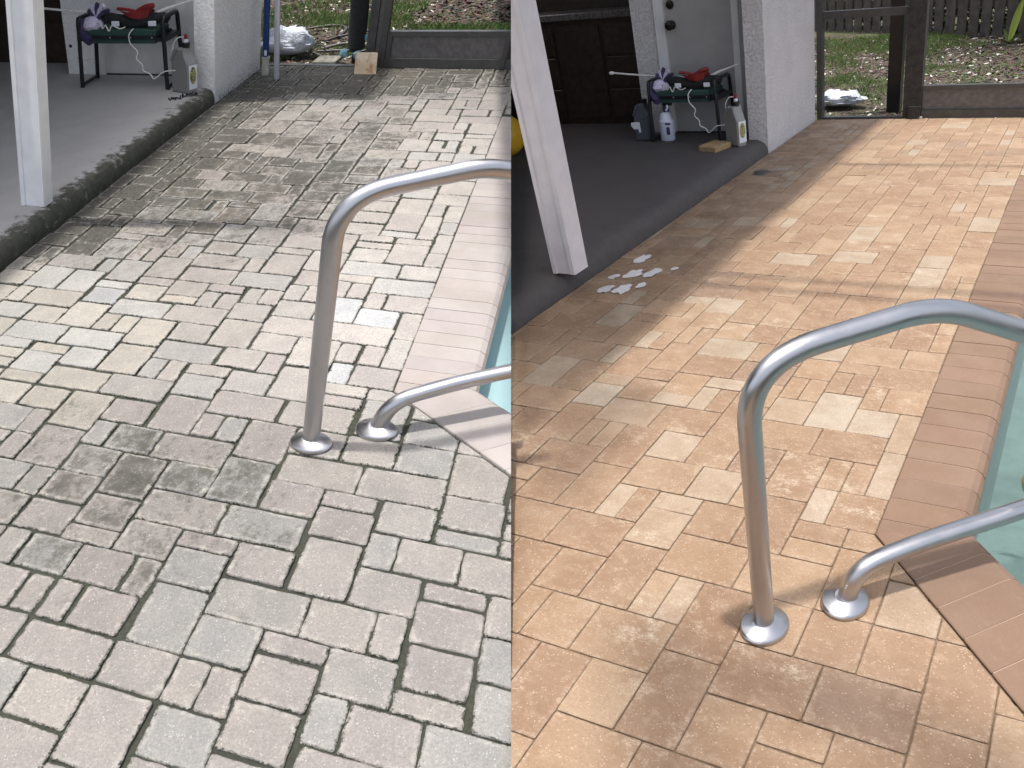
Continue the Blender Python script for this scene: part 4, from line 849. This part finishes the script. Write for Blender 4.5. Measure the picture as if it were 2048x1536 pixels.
def bag(d, u, v, w, su, sv, sw, label, seed):
    mb = MB(); n = 36; m_ = 22
    mb.lathe((0, 0, 0), [(math.sin(math.pi * (0.03 + 0.94 * i / m_)), 1 - math.cos(math.pi * (0.03 + 0.94 * i / m_))) for i in range(m_ + 1)], n)
    out = []
    for x, y, z in mb.v:
        p = Vector((x, y, z + seed)); k = 1 + 0.22 * noise.noise(p * 1.3) + 0.26 * abs(noise.noise(p * 2.6)) + 0.05 * noise.noise(p * 8)
        out.append((u + x * su * k, v + y * sv * k, w + max(0, z * sw * k * (1 - 0.25 * sm(abs(x), 0.5, 1)))))
    mb.v = out; o = mb.build(d, 'plastic_bag', M_bag, smooth=True); tag(o, label, 'plastic bag', 'plastic bags in the garden'); return o
bag(L, -14.2, 86.6, 0.0, 2.5, 1.7, 1.35, 'bulging clear white plastic bag on soil behind the silver pole', 2)
bag(R, -17.0, 95.5, 0.0, 3.0, 1.8, 0.85, 'flat crumpled clear plastic bag on soil behind the clean patio', 6)
# R side frame, posts, rails, panel
rf = thing(R, 'screen_frame', -17, 87.5, 0, 'dark screen enclosure frame closing the back of the clean tan patio', 'screen frame')
bars(R, rf, 'jamb', M_bronze, (-17.38, -16.75, 87.6, 88.6, -0.1, 34)); bars(R, rf, 'mid_rail', M_bronze, (-16.74, -7.12, 87.9, 88.5, 10.85, 11.65)); bars(R, rf, 'bottom_rail', M_bronze, (-16.74, -7.12, 87.7, 88.4, -0.05, 0.22))
tag_post = thing(R, 'brown_timber_post', -6.1, 87.6, 0, 'weathered brown post on the back edge of the clean patio', 'post')
bars(R, tag_post, 'post_core', M_brown, (-7.1, -5.1, 87.5, 88.7, 0.05, 34)); bars(R, tag_post, 'foot', M_brown, (-6.45, -5.05, 87.2, 87.49, -0.05, 1.4)); bars(R, tag_post, 'cap_fitting', M_pvc, (-5.3, -4.8, 87.2, 87.45, 0.0, 0.25))
kr = thing(R, 'kick_panel', 2, 87.6, 0, 'low dark kick panel right of the brown post on the clean patio', 'screen panel')
bars(R, kr, 'bottom_rail', M_bronze, (-5.0, 12.0, 87.65, 88.4, 0.02, 0.9)); bars(R, kr, 'inset_panel', M_bronze2, (-5.0, 12.0, 87.9, 88.2, 0.91, 3.1)); bars(R, kr, 'top_rail', M_bronze, (-5.0, 12.0, 87.65, 88.4, 3.11, 3.55))
ps = thing(R, 'black_steel_post', -9.2, 92, -0.3, 'black square post standing in the garden left of the brown post', 'post')
bars(R, ps, 'shaft', M_blackm, (-10.1, -8.5, 92, 93.4, -0.4, 36))

# ------------------------------------------------------------------ gardens
def gz(d, u, v):
    b = d.back + 0.6; s_ = v - b
    return -0.45 + 0.012 * s_ * (1 if d is R else 1.5) + 0.25 * noise.noise(Vector((u * 0.25, v * 0.2, 3))) + 0.1 * noise.noise(Vector((u * 0.9, v * 0.9, 1))) + (0.9 * sm(u, -6, 8) * sm(v, 120, 150) if d is R else 0)
def garden(d):
    lv = d is L; v0 = d.back + (0.9 if lv else 0.8); v1 = 240; N, Mx = 120, 90; vs = []; fs = []
    for i in range(N + 1):
        v = v0 + (v1 - v0) * (i / N) ** 1.6
        for j in range(Mx + 1):
            u = -110 + 190 * j / Mx; vs.append((u, v, gz(d, u, v)))
    for i in range(N):
        for j in range(Mx): a = i * (Mx + 1) + j; fs.append((a, a + 1, a + Mx + 2, a + Mx + 1))
    o = MB().add(vs, fs).build(d, 'garden_soil', M_soil, smooth=True); tag(o, kind='structure')
    rr = random.Random(11 if lv else 12)
    hi = 124 if lv else 158; lo_u, hi_u = (-24, 14) if lv else (-48, 14)
    def zone(u, v):   # how grassy
        n = 0.5 + 0.9 * noise.noise(Vector((u * 0.16, v * 0.13, 8 if lv else 5)))
        if lv: n += 0.75 * sm(u, -5, -1) * math.exp(-((v - 93) / 4.5) ** 2) - 0.5 * sm(u, -5, 0) * sm(v, 99, 103) - 0.6 * sm(-v, -88, -84) + 0.1 - 0.05 * sm(-u, 4, 8)
        else: n += 0.6 * sm(-u, 8, 16) * math.exp(-((v - 148) / 12) ** 2) - 0.35 * sm(u, -9, -4) - 0.5 * sm(-v, -100, -94)
        return n
    # chips of bark mulch and shell
    mb = MB(); cnt = 16000 if lv else 14000
    for _ in range(cnt):
        v = v0 + (hi - v0) * rr.random() ** 0.9; u = rr.uniform(lo_u, hi_u)
        a = rr.uniform(0, math.pi); l = rr.uniform(0.10, 0.30) * (1 + (v - v0) * 0.010); wd = l * rr.uniform(0.25, 0.6); z = gz(d, u, v) + rr.uniform(0.01, 0.14)
        c, s_ = math.cos(a) * l, math.sin(a) * l; c2, s2_ = -math.sin(a) * wd, math.cos(a) * wd; tz = rr.uniform(-0.12, 0.12)
        x = rr.random()
        if x < (0.07 if not (lv and u > -3 and v > 98) else 0.01): k = rr.uniform(0.35, 0.62); col = (k, k * 0.95, k * 0.88); 
        elif x < 0.6: col = (rr.uniform(0.04, 0.08), rr.uniform(0.03, 0.055), rr.uniform(0.024, 0.04))
        else: col = (rr.uniform(0.08, 0.15), rr.uniform(0.065, 0.12), rr.uniform(0.05, 0.09))
        mb.add([(u - c - c2, v - s_ - s2_, z + tz), (u + c - c2, v + s_ - s2_, z - tz), (u + c + c2, v + s_ + s2_, z - tz + 0.05), (u - c + c2, v - s_ + s2_, z + tz + 0.06)], [(0, 1, 2, 3)], tint=col)
    o = mb.build(d, 'mulch_chips', M_chip); tag(o, kind='stuff')
    mb = MB()
    for _ in range(80000 if lv else 60000):
        v = v0 + (hi - v0) * rr.random(); u = rr.uniform(lo_u, hi_u); zn = zone(u, v)
        if zn < rr.uniform(0.35, 0.95): continue
        z = gz(d, u, v); h = rr.uniform(0.4, 1.1) * (1.5 if lv and u > -4 and 89 < v < 99 else 0.8) * (1.1 if not lv else 1); a = rr.uniform(0, math.tau); b = rr.uniform(0.02, 0.05) * (1 + (v - v0) * 0.01); lx, ly = rr.uniform(-.5, .5) * h, rr.uniform(-.5, .5) * h
        k = rr.uniform(0.7, 1.3); col = (0.085 * k, 0.17 * k, 0.035 * k) if rr.random() < 0.7 else (0.20 * k, 0.20 * k, 0.09 * k)
        mb.add([(u - b * math.cos(a), v - b * math.sin(a), z), (u + b * math.cos(a), v + b * math.sin(a), z), (u + lx * 0.4, v + ly * 0.4, z + h * 0.6), (u + lx, v + ly, z + h * 0.9)], [(0, 1, 2), (1, 3, 2)], tint=col)
    o = mb.build(d, 'grass', M_grass); tag(o, kind='stuff')
garden(L); garden(R)
# irrigation hoses, kinked wire and a flagstone in the left garden
for pts, r_, lb in (([(-16, 99, .1), (-13, 101, .25), (-11.2, 100, .2), (-11, 96, .1), (-12, 93.5, 0)], .16, 'black garden hose arching behind the clear plastic bag'),
                    ([(-11, 95.5, .1), (-9, 97, .3), (-6.5, 99.5, .4)], .13, 'thin dark hose running up the slope behind the umbrella bundle'),
                    ([(-11.4, 89.5, 0), (-9.6, 91.2, .2), (-7.6, 91.0, .15), (-5.9, 89.5, .1)], .17, 'thick dark hose crossing soil left of the umbrella bundle'),
                    ([(-11.0, 86.0, .5), (-8.5, 86.6, .5), (-6.9, 86.6, .4), (-5.7, 88.2, .6)], .13, 'dark hose lying right of the clear plastic bag'),
                    ([(-11.8, 85.6, .4), (-11.0, 86.2, 1.1), (-10.3, 86.0, .9), (-10.4, 85.6, .2), (-11.5, 85.7, .5), (-10.8, 86, .0), (-10.2, 86, .45)], .07, 'tangled black wire loop at the mouth of the plastic bag')):
    o = MB().tube(cat(pts, 7), r_, 7).build(L, 'garden_hose' if r_ > .1 else 'wire_loop', M_hose, smooth=True); tag(o, lb, 'hose' if r_ > .1 else 'wire')
mb = MB().bbox(-1.1, 1.1, -0.8, 0.8, 0, 0.3, 0.06); mb.v = [(-9.6 + x + y * 0.25, 84.3 + y, -0.15 + z + y * 0.2) for x, y, z in mb.v]; tag(mb.build(L, 'flagstone', M_limest), 'mossy grey flagstone on the soil left of the umbrella foot', 'stone')
# fence behind the right garden
fc = thing(R, 'picket_fence', -20, 158, 0, 'weathered grey board fence with slots along the back of the right garden', 'fence')
A, B = Vector((-62, 182)), Vector((24, 134)); dd = (B - A).normalized(); nn = Vector((dd.y, -dd.x)) * 1
ln = (B - A).length; x = 0; fr = random.Random(3)
def fbox(a0, a1, t0, t1, w0, w1):
    q = [A + dd * a0 + nn * t0, A + dd * a1 + nn * t0, A + dd * a1 + nn * t1, A + dd * a0 + nn * t1]
    mb = MB(); mb.add([(p.x, p.y, w) for w in (w0, w1) for p in q], [(3, 2, 1, 0), (4, 5, 6, 7), (0, 1, 5, 4), (1, 2, 6, 5), (2, 3, 7, 6), (3, 0, 4, 7)]); return mb
while x < ln:
    wdt = 2.05 + fr.uniform(-.08, .08); base = 0.3 + fr.uniform(-.1, .1)
    fbox(x, x + wdt, 0, 0.25, base, 27).build(R, 'fence_board', M_steelw, fc); fbox(x + wdt - 0.3, x + wdt + 0.92, -0.9, -0.65, 6.45, 27).build(R, 'backing_board', M_steelw, fc); x += wdt + 0.62
for w0, w1 in ((5.2, 6.4), (15, 16.2)): fbox(0, ln, -0.6, -0.05, w0, w1).build(R, 'fence_rail', M_steelw, fc)
hg = thing(R, 'hedge', -20, 163, 0, 'dark hedge added close behind the board fence to darken its slots', 'hedge')
mb = MB(); hr = random.Random(14)  # hedge added as a dark backing for the fence slots
for _ in range(9000):
    p = A + dd * hr.uniform(0, ln) + nn * hr.uniform(-7, -2.2); z = hr.uniform(-0.5, 12); a = [hr.uniform(-.9, .9) for _ in range(6)]; k = hr.uniform(.5, 1.3)
    mb.add([(p.x, p.y, z), (p.x + a[0], p.y + a[1], z + a[2]), (p.x + a[0] + a[3], p.y + a[1] + a[4], z + a[5])], [(0, 1, 2)], tint=(.03 * k, .05 * k, .015 * k))
mb.build(R, 'foliage', M_leaf, hg)
# notice on the fence
q0 = A + dd * 66.2 + nn * 0.27; 
nb = thing(R, 'fence_notice', q0.x, q0.y, 9.6, 'small white paper notice fixed to the dark fence', 'notice')
mb = MB(); mb.v = []; c4 = [A + dd * s_ + nn * t_ for s_, t_ in ((65.2, .26), (67.4, .26), (67.4, .32), (65.2, .32))]
mb.add([(p.x, p.y, w) for w in (9.9, 12.4) for p in c4], [(3, 2, 1, 0), (4, 5, 6, 7), (0, 1, 5, 4), (1, 2, 6, 5), (2, 3, 7, 6), (3, 0, 4, 7)]); mb.build(R, 'sheet', M_paper, nb)
# strappy plant and a tree trunk on the right bed
pl = thing(R, 'strap_leaf_plant', -2, 142, 0.4, 'strappy plant with one bright yellow-green leaf by the fence', 'plant')
for i, (du, dv_, dw, wd_, col) in enumerate([(1.4, 0, 7.2, .55, (.45, .55, .12)), (3.0, -1, 3.0, .35, (.16, .22, .08)), (-2.2, -2, 1.6, .35, (.20, .22, .10)), (2.6, -2, .9, .3, (.16, .19, .10)), (-1.2, 1, 2.6, .3, (.12, .18, .06)), (0.4, 1.5, 3.6, .3, (.10, .15, .05))]):
    vs = []; fs = []
    for k in range(7):
        t = k / 6; cx, cy, cz = -2 + du * t, 142 + dv_ * t, 0.4 + dw * t - 0.5 * t * t; hw = wd_ * math.sin(math.pi * min(1, 0.12 + 0.8 * t)) * (1 if i else 1.15)
        vs += [(cx - hw, cy, cz), (cx, cy + 0.12, cz - 0.1), (cx + hw, cy, cz)]
        if k: a = (k - 1) * 3; fs += [(a, a + 1, a + 4, a + 3), (a + 1, a + 2, a + 5, a + 4)]
    MB().add(vs, fs, tint=col).build(R, 'leaf', M_leaf, pl)
tr = thing(R, 'garden_tree', 1.5, 141, 0.5, 'dark tree trunk by the fence at the far right', 'tree')
MB().tube(cat([(1.6, 141, 0.3), (1.5, 141, 3), (1.9, 141.3, 12), (1.5, 141, 30)], 5), 1.5, 14, rr=None).build(R, 'trunk', M_bark, tr, smooth=True)
cr = random.Random(6); mb = MB()
for _ in range(1500):
    th, ph, r_ = cr.uniform(0, math.tau), cr.uniform(-1, 1), 14 * cr.random() ** 0.4; s_ = math.sqrt(1 - ph * ph)
    x, y, z = 1.5 + r_ * s_ * math.cos(th), 141 + r_ * s_ * math.sin(th), 46 + r_ * ph * 0.8; a = [cr.uniform(-1.1, 1.1) for _ in range(6)]; k = cr.uniform(.6, 1.3)
    mb.add([(x, y, z), (x + a[0], y + a[1], z + a[2]), (x + a[0] + a[3], y + a[1] + a[4], z + a[2] + a[5])], [(0, 1, 2)], tint=(.05 * k, .09 * k, .02 * k))
mb.build(R, 'crown', M_leaf, tr)

# ------------------------------------------------------------------ pool cage members above the right deck (they throw the faint bands)
cg = thing(R, 'pool_cage', 6, 40, 0, 'bronze pool cage beams spanning above the clean patio, outside the picture', 'pool cage')
for v_ in (39.6, 41.4, 68.4): bars(R, cg, 'beam', M_bronze, (-6.0, 60, v_, v_ + (0.55 if v_ > 50 else 0.5), 34, 35.2))
# unseen tree added to mottle the front of the right deck with shade
tb = thing(R, 'added_shade_tree', 26, -24, 0, 'unseen leafy tree added to shade the front of the clean patio', 'tree')
MB().tube(cat([(26, -24, -3), (25, -22, 30), (18, -12, 62), (8, 0, 78)], 5), 1.6, 12).build(R, 'trunk', M_bark, tb, smooth=True, clip=False)
mb = MB()
for q_ in range(12500):
    su, sv, z = cr.uniform(-8, 16), cr.gauss(8.0, 4.0), 80 + cr.uniform(-5, 5)
    if q_ < 1500: su, sv = cr.uniform(-11, -4.6), cr.uniform(15, 27)  # extra leaves added to shade over the rail's stray shadow at the seam
    if q_ < 1500:
        if SEAM.dot(P(R, su, sv) - CAM) < 0.10: continue
    elif SEAM.dot(P(R, su, sv) - CAM) < 0.25 or sv > 13.8 + 1.5 * noise.noise(Vector((su * .5, 1, 1))) or noise.noise(Vector((su * .33, sv * .42, 2))) < -0.16: continue
    x, y = su + 0.139 * z, sv + 0.002 * z  # each leaf set back along the sun ray from its shade spot
    a = [cr.uniform(-.45, .45) for _ in range(6)]
    mb.add([(x, y, z), (x + a[0], y + a[1], z + a[2] * .4), (x + a[0] + a[3], y + a[1] + a[4], z + a[5] * .4), (x + a[3], y + a[4], z)], [(0, 1, 2, 3)], tint=(.05, .09, .02))
mb.build(R, 'crown', M_leaf, tb, clip=False)

# ground skirt below everything
def skirt(d):
    o = MB().add([(-80, -60, -1.4), (60, -60, -1.4), (60, -8, -1.4), (-80, -8, -1.4)], [(0, 1, 2, 3)]).build(d, 'ground', M_soil); tag(o, kind='structure') if o else None
skirt(L); skirt(R)

# footing along the line where the two grounds meet, so neither deck hangs open at its cut edge
def footing(d):
    vs = []; fs = []; k = 0
    off = SEAM * (d.side * 0.012)
    for i in range(120):
        v = -13 + i * 1.9; ax = d.m.col[0]; b = P(d, 0, v, 0); u = (SEAM.dot(CAM) - SEAM.dot(b)) / SEAM.dot(ax)
        inpool = 20 < v < 64.5 and u > 11.2 or (v <= 21 and u + v > 32.6)
        w = -3.0 if inpool else (-0.16 if v < d.back + 0.5 else gz(d, u, v) - 0.3)
        if u > 8 and not inpool and v < 65 and u + v > 27.9: w = -0.9
        if u < d.slab: w = min(w, -0.2)
        for q in (0, 1):
            p = P(d, u, v, w) + off * (1 + q); vs.append(p); vs.append(Vector((p.x, p.y, -2.2)))
        if i:
            j = i * 4; fs += [(j - 4, j, j + 1, j - 3), (j - 2, j - 1, j + 3, j + 2), (j - 4, j - 2, j + 2, j)]
    me = bpy.data.meshes.new('footing'); me.from_pydata(vs, [], fs); me.materials.append(M_joint[d.id])
    for an in ('tint', 'wear'):
        me.attributes.new(an, 'FLOAT_COLOR', 'POINT')
    o = bpy.data.objects.new('footing', me); S.collection.objects.link(o); o['kind'] = 'structure'
footing(L); footing(R)

# drop empties whose every part fell outside
for o in list(bpy.data.objects):
    if o.type == 'EMPTY' and not o.children: bpy.data.objects.remove(o)
